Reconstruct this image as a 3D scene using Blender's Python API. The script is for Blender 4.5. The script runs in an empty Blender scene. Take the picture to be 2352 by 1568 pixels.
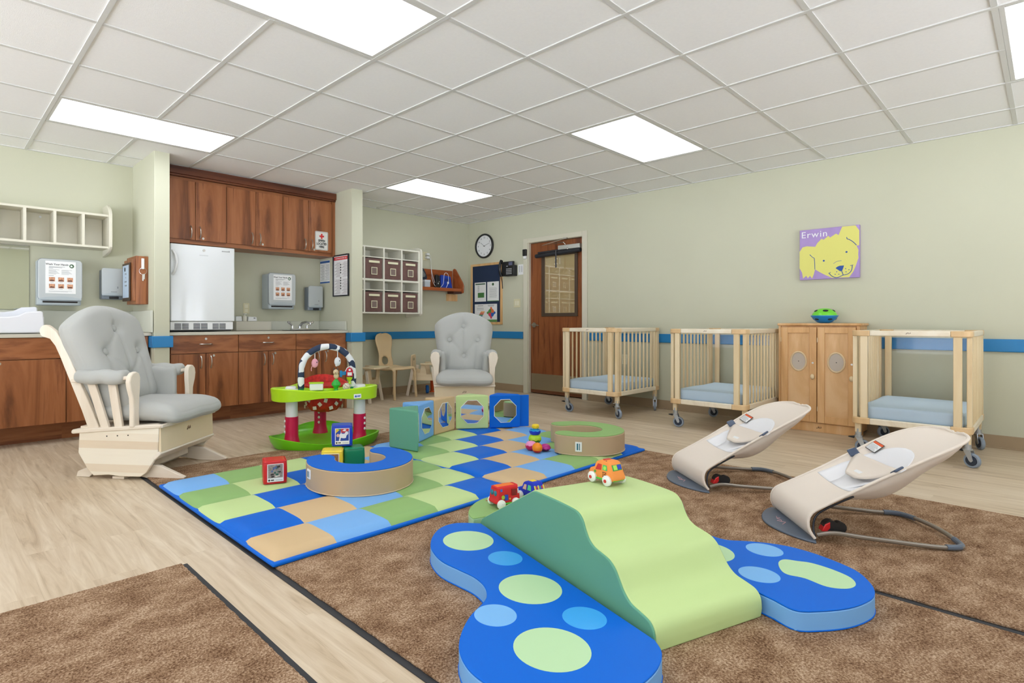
import bpy, bmesh, math, random
from mathutils import Vector, Matrix, noise as mnoise
random.seed(7)
sc = bpy.context.scene
C = sc.collection
PI = math.pi
def R(d): return math.radians(d)
# ---------------------------------------------------------------- camera, world, lights, exposure
cam_d = bpy.data.cameras.new('camera'); cam = bpy.data.objects.new('camera', cam_d); C.objects.link(cam)
cam.location = (0, 0, 0.96); cam.rotation_euler = (R(90), 0, R(46.84 - 90))
cam_d.sensor_width = 36; cam_d.sensor_fit = 'HORIZONTAL'; cam_d.lens = 36 * 1292.8 / 2352
cam_d.shift_x = (1176 - 1038) / 2352; cam_d.shift_y = -44 / 2352; cam_d.clip_start = 0.05; cam_d.clip_end = 60
sc.camera = cam
sc.view_settings.view_transform = 'Standard'; sc.view_settings.look = 'None'
sc.view_settings.gamma = 1; sc.view_settings.use_curve_mapping = False
sc.view_settings.exposure = 0.25
LAMP = 3.8          # ceiling panel emission
SKY, UPLIGHT = 1.2, 7.0    # world light: overcast sky above, bright ground added below to lift the ceiling
wd = bpy.data.worlds.new('world'); sc.world = wd; wd.use_nodes = True; wn = wd.node_tree
tcw = wn.nodes.new('ShaderNodeTexCoord'); sx_ = wn.nodes.new('ShaderNodeSeparateXYZ'); rw = wn.nodes.new('ShaderNodeMapRange')
rw.inputs['From Min'].default_value = -.03; rw.inputs['From Max'].default_value = .05; rw.inputs['To Min'].default_value = UPLIGHT; rw.inputs['To Max'].default_value = SKY
wn.links.new(tcw.outputs['Generated'], sx_.inputs[0]); wn.links.new(sx_.outputs['Z'], rw.inputs['Value'])
wn.nodes['Background'].inputs[0].default_value = (0.95, 1.0, 1.10, 1); wn.links.new(rw.outputs[0], wn.nodes['Background'].inputs[1])
# ---------------------------------------------------------------- materials
def lin(c):
    return tuple((x/12.92 if x <= .04045 else ((x+.055)/1.055)**2.4) for x in (v/255 for v in c[:3])) + (1,)
MC = {}
def mat(name, col, rough=.5, metal=0, spec=.5, emit=0, bump=0, bscale=200, var=0, vscale=8, coat=0, sheen=0):
    if name in MC: return MC[name]
    m = bpy.data.materials.new(name); m.use_nodes = True; nt = m.node_tree; b = nt.nodes['Principled BSDF']
    c = lin(col)
    b.inputs['Base Color'].default_value = c; b.inputs['Roughness'].default_value = rough
    b.inputs['Metallic'].default_value = metal; b.inputs['Specular IOR Level'].default_value = spec
    b.inputs['Coat Weight'].default_value = coat
    if sheen: b.inputs['Sheen Weight'].default_value = sheen
    if emit:
        b.inputs['Emission Color'].default_value = c; b.inputs['Emission Strength'].default_value = emit
    tc = None
    if bump or var: tc = nt.nodes.new('ShaderNodeTexCoord')
    if var:
        n = nt.nodes.new('ShaderNodeTexNoise'); n.inputs['Scale'].default_value = vscale; n.inputs['Detail'].default_value = 5
        nt.links.new(tc.outputs['Object'], n.inputs['Vector'])
        r = nt.nodes.new('ShaderNodeValToRGB'); r.color_ramp.elements[0].position = .3; r.color_ramp.elements[1].position = .7
        r.color_ramp.elements[0].color = tuple(max(0, x*(1-var)) for x in c[:3]) + (1,)
        r.color_ramp.elements[1].color = tuple(min(1, x*(1+var)) for x in c[:3]) + (1,)
        nt.links.new(n.outputs['Fac'], r.inputs['Fac']); nt.links.new(r.outputs['Color'], b.inputs['Base Color'])
    if bump:
        n = nt.nodes.new('ShaderNodeTexNoise'); n.inputs['Scale'].default_value = bscale; n.inputs['Detail'].default_value = 3
        nt.links.new(tc.outputs['Object'], n.inputs['Vector'])
        bp = nt.nodes.new('ShaderNodeBump'); bp.inputs['Strength'].default_value = bump; bp.inputs['Distance'].default_value = .002
        nt.links.new(n.outputs['Fac'], bp.inputs['Height']); nt.links.new(bp.outputs['Normal'], b.inputs['Normal'])
    MC[name] = m; return m
def wood(name, cols, axis='Z', scale=6, stretch=14, rough=.45, dist=1.5, spec=.4, planks=0):
    """procedural wood: noise drawn out along one axis, coloured by a ramp"""
    if name in MC: return MC[name]
    m = bpy.data.materials.new(name); m.use_nodes = True; nt = m.node_tree; b = nt.nodes['Principled BSDF']
    b.inputs['Roughness'].default_value = rough; b.inputs['Specular IOR Level'].default_value = spec
    tc = nt.nodes.new('ShaderNodeTexCoord'); mp = nt.nodes.new('ShaderNodeMapping')
    s = [scale*stretch]*3; s['XYZ'.index(axis)] = scale
    mp.inputs['Scale'].default_value = s
    nt.links.new(tc.outputs['Object'], mp.inputs['Vector'])
    n = nt.nodes.new('ShaderNodeTexNoise'); n.inputs['Scale'].default_value = .25; n.inputs['Detail'].default_value = 7
    n.inputs['Distortion'].default_value = dist; n.inputs['Roughness'].default_value = .6
    nt.links.new(mp.outputs['Vector'], n.inputs['Vector'])
    r = nt.nodes.new('ShaderNodeValToRGB'); el = r.color_ramp.elements
    el[0].position = .32; el[0].color = lin(cols[0]); el[1].position = .68; el[1].color = lin(cols[-1])
    for i, c in enumerate(cols[1:-1]):
        e = el.new(.32 + .36*(i+1)/(len(cols)-1)); e.color = lin(c)
    nt.links.new(n.outputs['Fac'], r.inputs['Fac']); nt.links.new(r.outputs['Color'], b.inputs['Base Color'])
    MC[name] = m; return m
def clear(name, tint=(1, 1, 1), refl=1.0, rough=0.0):
    """thin clear sheet: transparent with fresnel reflection"""
    if name in MC: return MC[name]
    m = bpy.data.materials.new(name); m.use_nodes = True; nt = m.node_tree; nt.nodes.clear()
    o = nt.nodes.new('ShaderNodeOutputMaterial'); mx = nt.nodes.new('ShaderNodeMixShader')
    t = nt.nodes.new('ShaderNodeBsdfTransparent'); t.inputs[0].default_value = (*tint, 1)
    g = nt.nodes.new('ShaderNodeBsdfGlossy'); g.inputs['Roughness'].default_value = rough
    f = nt.nodes.new('ShaderNodeFresnel'); f.inputs[0].default_value = 1.25 + .25*refl
    nt.links.new(f.outputs[0], mx.inputs[0]); nt.links.new(t.outputs[0], mx.inputs[1]); nt.links.new(g.outputs[0], mx.inputs[2])
    nt.links.new(mx.outputs[0], o.inputs[0]); MC[name] = m; return m
# ---------------------------------------------------------------- mesh helpers
class MB:
    """collects shapes; build() links them as one mesh object"""
    def __init__(s): s.bm = bmesh.new(); s.mi = 0
    def _f(s, vs):
        try:
            f = s.bm.faces.new(vs); f.material_index = s.mi; return f
        except ValueError: return None
    def box(s, x0, x1, y0, y1, z0, z1, M=None):
        p = [Vector((x, y, z)) for x in (x0, x1) for y in (y0, y1) for z in (z0, z1)]
        if M: p = [M @ q for q in p]
        v = [s.bm.verts.new(q) for q in p]
        for a in ((0,1,3,2),(4,6,7,5),(0,4,5,1),(2,3,7,6),(0,2,6,4),(1,5,7,3)): s._f([v[i] for i in a])
        return s
    def cbox(s, c, d, M=None): return s.box(c[0]-d[0]/2, c[0]+d[0]/2, c[1]-d[1]/2, c[1]+d[1]/2, c[2]-d[2]/2, c[2]+d[2]/2, M)
    def ring_loft(s, rings, cap=True, closed=False):
        V = [[s.bm.verts.new(p) for p in r] for r in rings]; n = len(V[0])
        m = len(V)
        for i in range(m if closed else m-1):
            a, b = V[i], V[(i+1) % m]
            for k in range(n): s._f([a[k], a[(k+1) % n], b[(k+1) % n], b[k]])
        if cap and not closed: s._f(V[0][::-1]); s._f(V[-1])
        return s
    def prism(s, pts, h0, h1, plane='xy', M=None, topmi=None):
        def P(a, b, h):
            q = {'xy': Vector((a, b, h)), 'xz': Vector((a, h, b)), 'yz': Vector((h, a, b))}[plane]
            return M @ q if M else q
        A = [s.bm.verts.new(P(a, b, h0)) for a, b in pts]; B = [s.bm.verts.new(P(a, b, h1)) for a, b in pts]
        n = len(pts)
        for k in range(n): s._f([A[k], A[(k+1) % n], B[(k+1) % n], B[k]])
        s._f(A[::-1]); f = s._f(B)
        if topmi is not None and f: f.material_index = topmi
        return s
    def cyl(s, p0, p1, r0, r1=None, n=16, cap=True):
        r1 = r0 if r1 is None else r1; p0 = Vector(p0); p1 = Vector(p1); d = (p1-p0).normalized()
        a = d.orthogonal().normalized(); b = d.cross(a)
        return s.ring_loft([[p+ (a*math.cos(2*PI*k/n)+b*math.sin(2*PI*k/n))*r for k in range(n)] for p, r in ((p0, r0), (p1, r1))], cap)
    def tube(s, path, r, n=10, closed=False, cap=True, flat=None):
        P = [Vector(p) for p in path]; rings = []; m = len(P); up = None
        for i, p in enumerate(P):
            if closed: t = (P[(i+1) % m]-P[i-1]).normalized()
            else: t = (P[min(i+1, m-1)]-P[max(i-1, 0)]).normalized()
            if up is None: up = t.orthogonal().normalized()
            up = (up - t*up.dot(t)).normalized(); sd = t.cross(up)
            rr = r[i] if isinstance(r, (list, tuple)) else r
            rings.append([p+up*math.cos(2*PI*k/n)*rr+sd*math.sin(2*PI*k/n)*rr for k in range(n)])
        return s.ring_loft(rings, cap, closed)
    def bar(s, p0, p1, w, t, side=(0, 1, 0)):
        """rectangular bar p0->p1: w across 'side', t in the third direction"""
        p0 = Vector(p0); p1 = Vector(p1); d = (p1-p0).normalized(); a = Vector(side); a = (a-d*a.dot(d)).normalized(); b = d.cross(a)
        return s.ring_loft([[p+a*x*w/2+b*y*t/2 for x, y in ((-1,-1),(1,-1),(1,1),(-1,1))] for p in (p0, p1)])
    def lathe(s, prof, c=(0, 0, 0), n=28, M=None, sy=1.0):
        c = Vector(c); rings = []
        for r, z in prof:
            rg = [Vector((r*math.cos(2*PI*k/n), sy*r*math.sin(2*PI*k/n), z)) for k in range(n)]
            rings.append([(M @ q if M else q)+c for q in rg])
        return s.ring_loft(rings, True)
    def ball(s, c, r, n=16, M=None):
        if not isinstance(r, (tuple, list)): r = (r, r, r)
        c = Vector(c); rings = []
        m = n//2+1
        for i in range(1, m):
            th = PI*i/m
            rg = [Vector((r[0]*math.sin(th)*math.cos(2*PI*k/n), r[1]*math.sin(th)*math.sin(2*PI*k/n), -r[2]*math.cos(th))) for k in range(n)]
            rings.append([(M @ q if M else q)+c for q in rg])
        t = Vector((0, 0, r[2])); t = M @ t if M else t
        V0 = len(s.bm.verts)
        V = [[s.bm.verts.new(p) for p in rg] for rg in rings]
        for i in range(len(V)-1):
            for k in range(n): s._f([V[i][k], V[i][(k+1) % n], V[i+1][(k+1) % n], V[i+1][k]])
        a = s.bm.verts.new(c-t); b = s.bm.verts.new(c+t)
        for k in range(n): s._f([V[0][(k+1) % n], V[0][k], a]); s._f([V[-1][k], V[-1][(k+1) % n], b])
        return s
    def soft(s, c, d, r, n=8, fn=None, M=None):
        """rounded box with edge radius r, every face an n x n grid; fn(p) deforms, coordinates local to the box centre"""
        hx, hy, hz = d[0]/2, d[1]/2, d[2]/2; vs = {}
        def vert(i, j, k):
            key = (i, j, k)
            if key in vs: return vs[key]
            # denser near the edges
            q = Vector((hx*(2*i/n-1), hy*(2*j/n-1), hz*(2*k/n-1)))
            inn = Vector((max(-hx+r, min(hx-r, q.x)), max(-hy+r, min(hy-r, q.y)), max(-hz+r, min(hz-r, q.z))))
            e = q-inn
            if e.length > 1e-9: q = inn+e.normalized()*r
            if fn: q = fn(q)
            if M: q = M @ q
            vs[key] = s.bm.verts.new(q+Vector(c)); return vs[key]
        for a in range(n):
            for b in range(n):
                for k, fl in ((0, 0), (n, 1)):
                    for q in ([(a,b,k),(a+1,b,k),(a+1,b+1,k),(a,b+1,k)], [(a,k,b),(a,k,b+1),(a+1,k,b+1),(a+1,k,b)], [(k,a,b),(k,a+1,b),(k,a+1,b+1),(k,a,b+1)]):
                        q = q if fl else q[::-1]
                        s._f([vert(*t) for t in q])
        return s
    def build(s, name, m, parent=None, bevel=0, seg=2, smooth=35, loc=None, rot=None, subsurf=0, solid=0):
        bmesh.ops.recalc_face_normals(s.bm, faces=s.bm.faces)
        me = bpy.data.meshes.new(name); s.bm.to_mesh(me); s.bm.free()
        for x in (m if isinstance(m, (list, tuple)) else [m]): me.materials.append(x)
        if smooth is not None:
            for p in me.polygons: p.use_smooth = True
            me.set_sharp_from_angle(angle=R(smooth))
        o = bpy.data.objects.new(name, me); C.objects.link(o)
        if parent: o.parent = parent
        if loc: o.location = loc
        if rot: o.rotation_euler = rot
        if solid:
            md = o.modifiers.new('solid', 'SOLIDIFY'); md.thickness = solid; md.offset = 0
        if subsurf:
            md = o.modifiers.new('sub', 'SUBSURF'); md.levels = subsurf; md.render_levels = subsurf
        if bevel:
            md = o.modifiers.new('bevel', 'BEVEL'); md.width = bevel; md.segments = seg; md.limit_method = 'ANGLE'; md.angle_limit = R(40)
        return o
def tag(o, label=None, cat=None, group=None, kind=None):
    if label: o['label'] = label
    if cat: o['category'] = cat
    if group: o['group'] = group
    if kind: o['kind'] = kind
    return o
def thing(name, label, cat, loc=(0, 0, 0), rz=0, group=None):
    o = bpy.data.objects.new(name, None); C.objects.link(o); o.empty_display_size = .05
    o.location = loc; o.rotation_euler = (0, 0, rz); return tag(o, label, cat, group)
def struct(o): o['kind'] = 'structure'; return o
def kids(o): return [c for c in bpy.data.objects if c.parent == o]
def copy_tree(o, parent=None, **kw):
    c = o.copy(); C.objects.link(c); c.parent = parent
    for ch in kids(o): copy_tree(ch, c)
    if 'loc' in kw: c.location = kw['loc']
    if 'rz' in kw: c.rotation_euler = (0, 0, kw['rz'])
    if 'label' in kw: c['label'] = kw['label']
    return c
def text(s, size, m, parent, M, name='lettering', align='CENTER', ext=.0004, shear=0, space=1, sx=1, bold=0):
    cu = bpy.data.curves.new('t', 'FONT'); cu.body = s; cu.size = size; cu.align_x = align; cu.align_y = 'CENTER'; cu.extrude = ext
    cu.space_line = .95; cu.shear = shear; cu.resolution_u = 2; cu.space_character = space
    cu.offset = bold; M = M @ Matrix.Diagonal((sx, 1, 1, 1))
    t = bpy.data.objects.new('t', cu); C.objects.link(t)
    dg = bpy.context.evaluated_depsgraph_get(); me = bpy.data.meshes.new_from_object(t.evaluated_get(dg))
    bpy.data.objects.remove(t); me.name = name; me.transform(M); me.materials.clear(); me.materials.append(m)
    o = bpy.data.objects.new(name, me); C.objects.link(o); o.parent = parent; return o
def catmull(P, n=6, closed=True):
    out = []; m = len(P)
    for i in range(m if closed else m-1):
        g = lambda k: P[k % m] if closed else P[max(0, min(m-1, k))]
        p0, p1, p2, p3 = g(i-1), g(i), g(i+1), g(i+2)
        for k in range(n):
            t = k/n
            out.append(tuple(.5*((2*b)+(-a+c)*t+(2*a-5*b+4*c-d)*t*t+(-a+3*b-3*c+d)*t**3) for a, b, c, d in zip(p0, p1, p2, p3)))
    if not closed: out.append(tuple(P[-1]))
    return out
def rrect(x0, x1, y0, y1, r, n=5):
    out = []
    for cx, cy, a in ((x1-r, y0+r, -90), (x1-r, y1-r, 0), (x0+r, y1-r, 90), (x0+r, y0+r, 180)):
        out += [(cx+r*math.cos(R(a+90*k/n)), cy+r*math.sin(R(a+90*k/n))) for k in range(n+1)]
    return out
def disc(cx, cy, r, n=32, ry=None): return [(cx+r*math.cos(2*PI*k/n), cy+(ry or r)*math.sin(2*PI*k/n)) for k in range(n)]
# planes of lettering: wall A faces -Y, wall B faces -X
def onA(x, y, z): return Matrix.Translation((x, y, z)) @ Matrix.Rotation(R(90), 4, 'X')
def onB(x, y, z): return Matrix.Translation((x, y, z)) @ Matrix.Rotation(R(-90), 4, 'Z') @ Matrix.Rotation(R(90), 4, 'X')
# palette
wall_m = mat('wall_paint', (204, 204, 181), .85, spec=.2, var=.02, vscale=1.5, bump=.15, bscale=150)
white_m = mat('white_plastic', (238, 240, 240), .35)
offw = mat('cream_laminate', (222, 218, 200), .45)
blue_rail = mat('blue_vinyl_rail', (30, 128, 190), .4)
walnut_v = wood('walnut_vertical', [(84, 46, 28), (124, 74, 42), (152, 94, 56), (166, 106, 66), (122, 72, 44), (146, 90, 56)], 'Z', 2.0, 12, .35, .6)
walnut_h = wood('walnut_horizontal', [(84, 46, 28), (124, 74, 42), (152, 94, 56), (166, 106, 66), (122, 72, 44), (146, 90, 56)], 'X', 2.0, 12, .35, .6)
birch = wood('birch_wood', [(216, 190, 150), (232, 208, 168), (238, 218, 182)], 'Z', 3, 8, .4, 1)
birch_h = wood('birch_wood_along', [(222, 200, 160), (234, 214, 178), (240, 224, 192)], 'X', 3, 8, .4, 1)
maple = wood('pale_maple', [(226, 212, 184), (238, 226, 202), (244, 236, 216)], 'X', 3, 8, .4, 1)
alder = wood('honey_maple', [(206, 156, 100), (226, 178, 122), (236, 196, 146)], 'Z', 3, 7, .4, 1.5)
chrome = mat('chrome', (220, 220, 222), .15, 1)
nickel = mat('satin_nickel', (196, 192, 184), .3, 1)
black = mat('black_plastic', (28, 28, 30), .45)
dark = mat('dark_gap', (40, 34, 30), .8)
paper = mat('white_paper', (240, 241, 240), .7)
ink = mat('grey_ink', (120, 124, 128), .8)
inkd = mat('dark_ink', (45, 50, 52), .8)
BLUE = mat('royal_blue_vinyl', (6, 104, 212), .5, spec=.18, bump=.08, bscale=600)
LBLUE = mat('sky_blue_vinyl', (124, 180, 238), .5, spec=.18, bump=.08, bscale=600)
TAN = mat('tan_vinyl', (212, 184, 142), .5, spec=.18, bump=.08, bscale=600)
GRN = mat('moss_green_vinyl', (146, 186, 116), .5, spec=.18, bump=.08, bscale=600)
LGRN = mat('pale_lime_vinyl', (197, 221, 153), .5, spec=.18, bump=.08, bscale=600)
SAGE = mat('sage_green_vinyl', (106, 168, 140), .5, spec=.18, bump=.08, bscale=600)
BEIGEV = mat('beige_vinyl', (192, 168, 136), .5, spec=.18, bump=.08, bscale=600)
# ================================================================ ROOM
XB, YA, H = 5.98, 6.02, 2.44
XL, YF = -2.9, -2.4
# floor: vinyl planks along Y
fm = bpy.data.materials.new('vinyl_plank_floor'); fm.use_nodes = True; nt = fm.node_tree; b = nt.nodes['Principled BSDF']
tc = nt.nodes.new('ShaderNodeTexCoord'); mp = nt.nodes.new('ShaderNodeMapping'); mp.inputs['Rotation'].default_value = (0, 0, R(90))
nt.links.new(tc.outputs['Object'], mp.inputs['Vector'])
br = nt.nodes.new('ShaderNodeTexBrick'); br.inputs['Scale'].default_value = 1; br.inputs['Brick Width'].default_value = 1.22
br.inputs['Row Height'].default_value = .152; br.inputs['Mortar Size'].default_value = .0012; br.offset = .37
br.inputs['Color1'].default_value = (.25, .25, .25, 1); br.inputs['Color2'].default_value = (.75, .75, .75, 1); br.inputs['Mortar'].default_value = (.35, .35, .35, 1)
br.inputs['Mortar Smooth'].default_value = .3
nt.links.new(mp.outputs['Vector'], br.inputs['Vector'])
mp2 = nt.nodes.new('ShaderNodeMapping'); mp2.inputs['Scale'].default_value = (22, 1.6, 1); nt.links.new(tc.outputs['Object'], mp2.inputs['Vector'])
ad = nt.nodes.new('ShaderNodeVectorMath'); ad.operation = 'ADD'; sc2 = nt.nodes.new('ShaderNodeVectorMath'); sc2.operation = 'SCALE'; sc2.inputs[3].default_value = 37
nt.links.new(br.outputs['Color'], sc2.inputs[0]); nt.links.new(mp2.outputs['Vector'], ad.inputs[0]); nt.links.new(sc2.outputs['Vector'], ad.inputs[1])
n1 = nt.nodes.new('ShaderNodeTexNoise'); n1.inputs['Scale'].default_value = 1.0; n1.inputs['Detail'].default_value = 8; n1.inputs['Distortion'].default_value = 1.2; n1.inputs['Roughness'].default_value = .62
nt.links.new(ad.outputs['Vector'], n1.inputs['Vector'])
n2 = nt.nodes.new('ShaderNodeTexNoise'); n2.inputs['Scale'].default_value = 1.3; n2.inputs['Detail'].default_value = 3
nt.links.new(tc.outputs['Object'], n2.inputs['Vector'])
mx = nt.nodes.new('ShaderNodeMath'); mx.operation = 'MULTIPLY_ADD'; mx.inputs[1].default_value = .16
nt.links.new(br.outputs['Color'], mx.inputs[0]); nt.links.new(n1.outputs['Fac'], mx.inputs[2])
mx2 = nt.nodes.new('ShaderNodeMath'); mx2.operation = 'MULTIPLY_ADD'; mx2.inputs[1].default_value = .25
nt.links.new(n2.outputs['Fac'], mx2.inputs[0]); nt.links.new(mx.outputs[0], mx2.inputs[2])
r = nt.nodes.new('ShaderNodeValToRGB'); el = r.color_ramp.elements
el[0].position = .42; el[0].color = lin((160, 138, 112)); el[1].position = .92; el[1].color = lin((222, 206, 182))
e = el.new(.62); e.color = lin((198, 178, 150)); e = el.new(.76); e.color = lin((210, 192, 166))
nt.links.new(mx2.outputs[0], r.inputs['Fac']); nt.links.new(r.outputs['Color'], b.inputs['Base Color'])
b.inputs['Roughness'].default_value = .42; b.inputs['Specular IOR Level'].default_value = .35
m = MB(); m.box(XL, XB+.1, YF, YA+.1, -.05, 0); struct(m.build('floor', fm, smooth=None))
# ceiling: tiles and exposed grid
tile_m = mat('ceiling_tile', (246, 246, 245), .9, spec=.1, bump=.35, bscale=260, var=.012, vscale=60)
bar_m = mat('grid_metal', (214, 214, 210), .5)
CX, CY, CC = .6348, 3.2344, .6096
def gx(i): return CX+i*CC
def gy(j): return CY+j*CC
lamps = [(0, 2), (0, -2), (5, 2), (5, -2), (5, -6), (0, -6), (-5, 2), (-5, -2), (-5, -6)]   # cell origins, two cells along X
lampcells = {(i+d, j) for i, j in lamps for d in (0, 1)}
m = MB()
i0, i1 = -6, 9; j0, j1 = -10, 5
for i in range(i0, i1):
    for j in range(j0, j1):
        if (i, j) in lampcells: continue
        x0, x1, y0, y1 = max(gx(i), XL), min(gx(i+1), XB+.05), max(gy(j), YF), min(gy(j+1), YA+.05)
        if x1 <= x0 or y1 <= y0: continue
        m.box(x0+.001, x1-.001, y0+.001, y1-.001, H+.007, H+.02)
ceil = struct(m.build('ceiling', tile_m, smooth=None))
m = MB(); w = .012
for i in range(i0, i1+1):
    if not XL < gx(i) < XB: continue
    p = YF
    for a, b_ in sorted((gy(j)+w, gy(j+1)-w) for q, j in lamps if q == i-1): m.box(gx(i)-w, gx(i)+w, p, a, H, H+.008); p = b_
    m.box(gx(i)-w, gx(i)+w, p, YA, H, H+.008)
for j in range(j0, j1+1):
    if YF < gy(j) < YA:
        for i in range(i0, i1):
            a, bb = max(gx(i)+w, XL), min(gx(i+1)-w, XB)
            if bb > a and not ((i, j) in lampcells and (i, j-1) in lampcells): m.box(a, bb, gy(j)-w, gy(j)+w, H+.0015, H+.008)
m.box(XL, XB, YA-.02, YA, H-.001, H+.008); m.box(XB-.02, XB, YF, YA, H-.001, H+.008)
m.build('suspension_grid', bar_m, ceil, smooth=None)
m = MB(); m.box(XL-.1, XB+.1, YF-.1, YA+.1, H+.12, H+.16); m.build('deck_above', mat('deck', (120, 120, 120), .9), ceil, smooth=None)
# lamps
lampm = mat('lit_diffuser', (255, 255, 255), .6, emit=LAMP)
lampm.node_tree.nodes['Principled BSDF'].inputs['Emission Color'].default_value = (.96, 1.0, 1.08, 1)
LL = {(0, 2): 'lit white troffer over the kitchenette, leftmost of the ceiling lights', (0, -2): 'large lit white troffer nearest the camera at the top of the picture',
      (5, 2): 'lit white troffer farthest away, near the corner with the clock', (5, -2): 'lit white troffer in the ceiling in front of the cribs wall',
      (5, -6): 'lit white troffer cut off by the right edge of the picture'}
for (i, j) in lamps:
    x0, x1, y0, y1 = gx(i)+w, gx(i+2)-w, gy(j)+w, gy(j+1)-w
    if True:
        t = thing('ceiling_light', LL.get((i, j), 'lit white ceiling troffer behind the camera'), 'ceiling light', ((x0+x1)/2, (y0+y1)/2, H), 0, 'ceiling troffers')
        a, bb = (x1-x0)/2, (y1-y0)/2
        m = MB()
        for q in ((-a, a, -bb, -bb+.022), (-a, a, bb-.022, bb), (-a, -a+.022, -bb+.022, bb-.022), (a-.022, a, -bb+.022, bb-.022)): m.box(*q, .002, .05)
        m.build('frame', bar_m, t, bevel=.002)
        m = MB(); m.box(-a+.02, a-.02, -bb+.02, bb-.02, .010, .014); m.build('diffuser', lampm, t, smooth=None)
# walls
m = MB(); m.box(XL, XB+.1, YA, YA+.1, 0, H+.1); struct(m.build('wall_back', wall_m, smooth=None))
m = MB()
DY0, DY1, DZ = 3.985, 4.875, 2.045      # door opening in the right-hand wall
m.box(XB, XB+.12, YF, DY0, 0, H+.1); m.box(XB, XB+.12, DY1, YA, 0, H+.1); m.box(XB, XB+.12, DY0, DY1, DZ, H+.1)
struct(m.build('wall_right', wall_m, smooth=None))
m = MB(); m.box(1.455, 1.58, 5.32, YA, 0, H+.02); struct(m.build('wall_stub_left', wall_m, bevel=.004))
m = MB(); m.box(3.465, 3.61, 5.32, YA, 0, H+.02); struct(m.build('wall_stub_right', wall_m, bevel=.004))
# unseen walls behind the camera, with windows invented to let fill light in
def added_window_wall(name, fixed, along0, along1, axis, opens, z0=.5, z1=2.25):
    m = MB(); th = .12
    def bx(a, b_, za, zb):
        if b_ <= a: return
        if axis == 'x': m.box(a, b_, fixed-th, fixed, za, zb)
        else: m.box(fixed-th, fixed, a, b_, za, zb)
    bx(along0, along1, 0, z0); bx(along0, along1, z1, H+.1); p = along0
    for a, b_ in opens: bx(p, a, z0, z1); p = b_
    bx(p, along1, z0, z1)
    return struct(m.build(name, wall_m, smooth=None))
added_window_wall('wall_front', YF, XL, XB, 'x', [(-2.6, -.9), (2.1, 3.3), (3.5, 4.7)], .35, 2.3)
added_window_wall('wall_left', XL, YF, YA, 'y', [(-2.1, -.2), (.1, 2.0), (2.3, 4.0), (4.2, 5.3)], .35, 2.3)
k = 0
for ax, lst, f in (('x', [(-2.6, -.9), (2.1, 3.3), (3.5, 4.7)], YF), ('y', [(-2.1, -.2), (.1, 2.0), (2.3, 4.0), (4.2, 5.3)], XL)):
    for a, b_ in lst:
        k += 1; m = MB()
        for q in ((a, a+.05, .4, 2.25), (b_-.05, b_, .4, 2.25), (a, b_, .35, .4), (a, b_, 2.25, 2.3), ((a+b_)/2-.02, (a+b_)/2+.02, .4, 2.25)):
            if ax == 'x': m.box(q[0], q[1], f-.09, f-.03, q[2], q[3])
            else: m.box(f-.09, f-.03, q[0], q[1], q[2], q[3])
        struct(m.build('window_%d' % k, white_m, smooth=None))  # frame of an invented window, added with its opening for fill light
# baseboards, rails
bb_m = mat('taupe_cove_base', (168, 146, 116), .6)
def base(name, boxes):
    m = MB()
    for q in boxes: m.box(*q)
    return struct(m.build(name, bb_m, bevel=.003))
base('baseboard_right', [(XB-.008, XB, YF, DY0-.07, 0, .10), (XB-.008, XB, DY1+.07, YA-.008, 0, .10), (XB-.02, XB-.008, YF, DY0-.07, 0, .012), (XB-.02, XB-.008, DY1+.07, YA-.02, 0, .012)])
base('baseboard_back', [(3.61, XB, YA-.008, YA, 0, .10), (3.61, XB, YA-.02, YA-.008, 0, .012)])
def rail(name, boxes):
    m = MB()
    for q in boxes: m.box(*q)
    return struct(m.build(name, blue_rail, bevel=.006))
rail('trim_1', [(XB-.022, XB, YF, DY0-.07, .735, .832)])
rail('trim_2', [(XB-.022, XB, DY1+.07, YA-.022, .735, .832)])
rail('trim_3', [(3.61, XB, YA-.022, YA, .738, .835)])
m = MB(); m.prism([(1.432, 5.297), (1.603, 5.297), (1.603, 5.40), (1.58, 5.40), (1.58, 5.32), (1.455, 5.32), (1.455, 5.42), (1.432, 5.42)], .74, .84)
struct(m.build('trim_4', blue_rail, bevel=.005))
m = MB(); m.prism([(3.442, 5.297), (3.632, 5.297), (3.632, YA-.022), (3.61, YA-.022), (3.61, 5.32), (3.465, 5.32), (3.465, 5.418), (3.442, 5.418)], .745, .845)
struct(m.build('trim_5', blue_rail, bevel=.005))
m = MB(); m.box(XB+.1, XB+.9, DY0-.3, DY1+.3, -.05, 0); m.box(XB+.9, XB+.95, DY0-.3, DY1+.3, 0, 2.3); m.box(XB+.12, XB+.9, DY0-.35, DY0-.3, 0, 2.3); m.box(XB+.12, XB+.9, DY1+.3, DY1+.35, 0, 2.3); m.box(XB+.12, XB+.9, DY0-.3, DY1+.3, 2.3, 2.35)
struct(m.build('wall_hall', wall_m, smooth=None))  # unseen box added behind the door to stop light leaking around it
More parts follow.
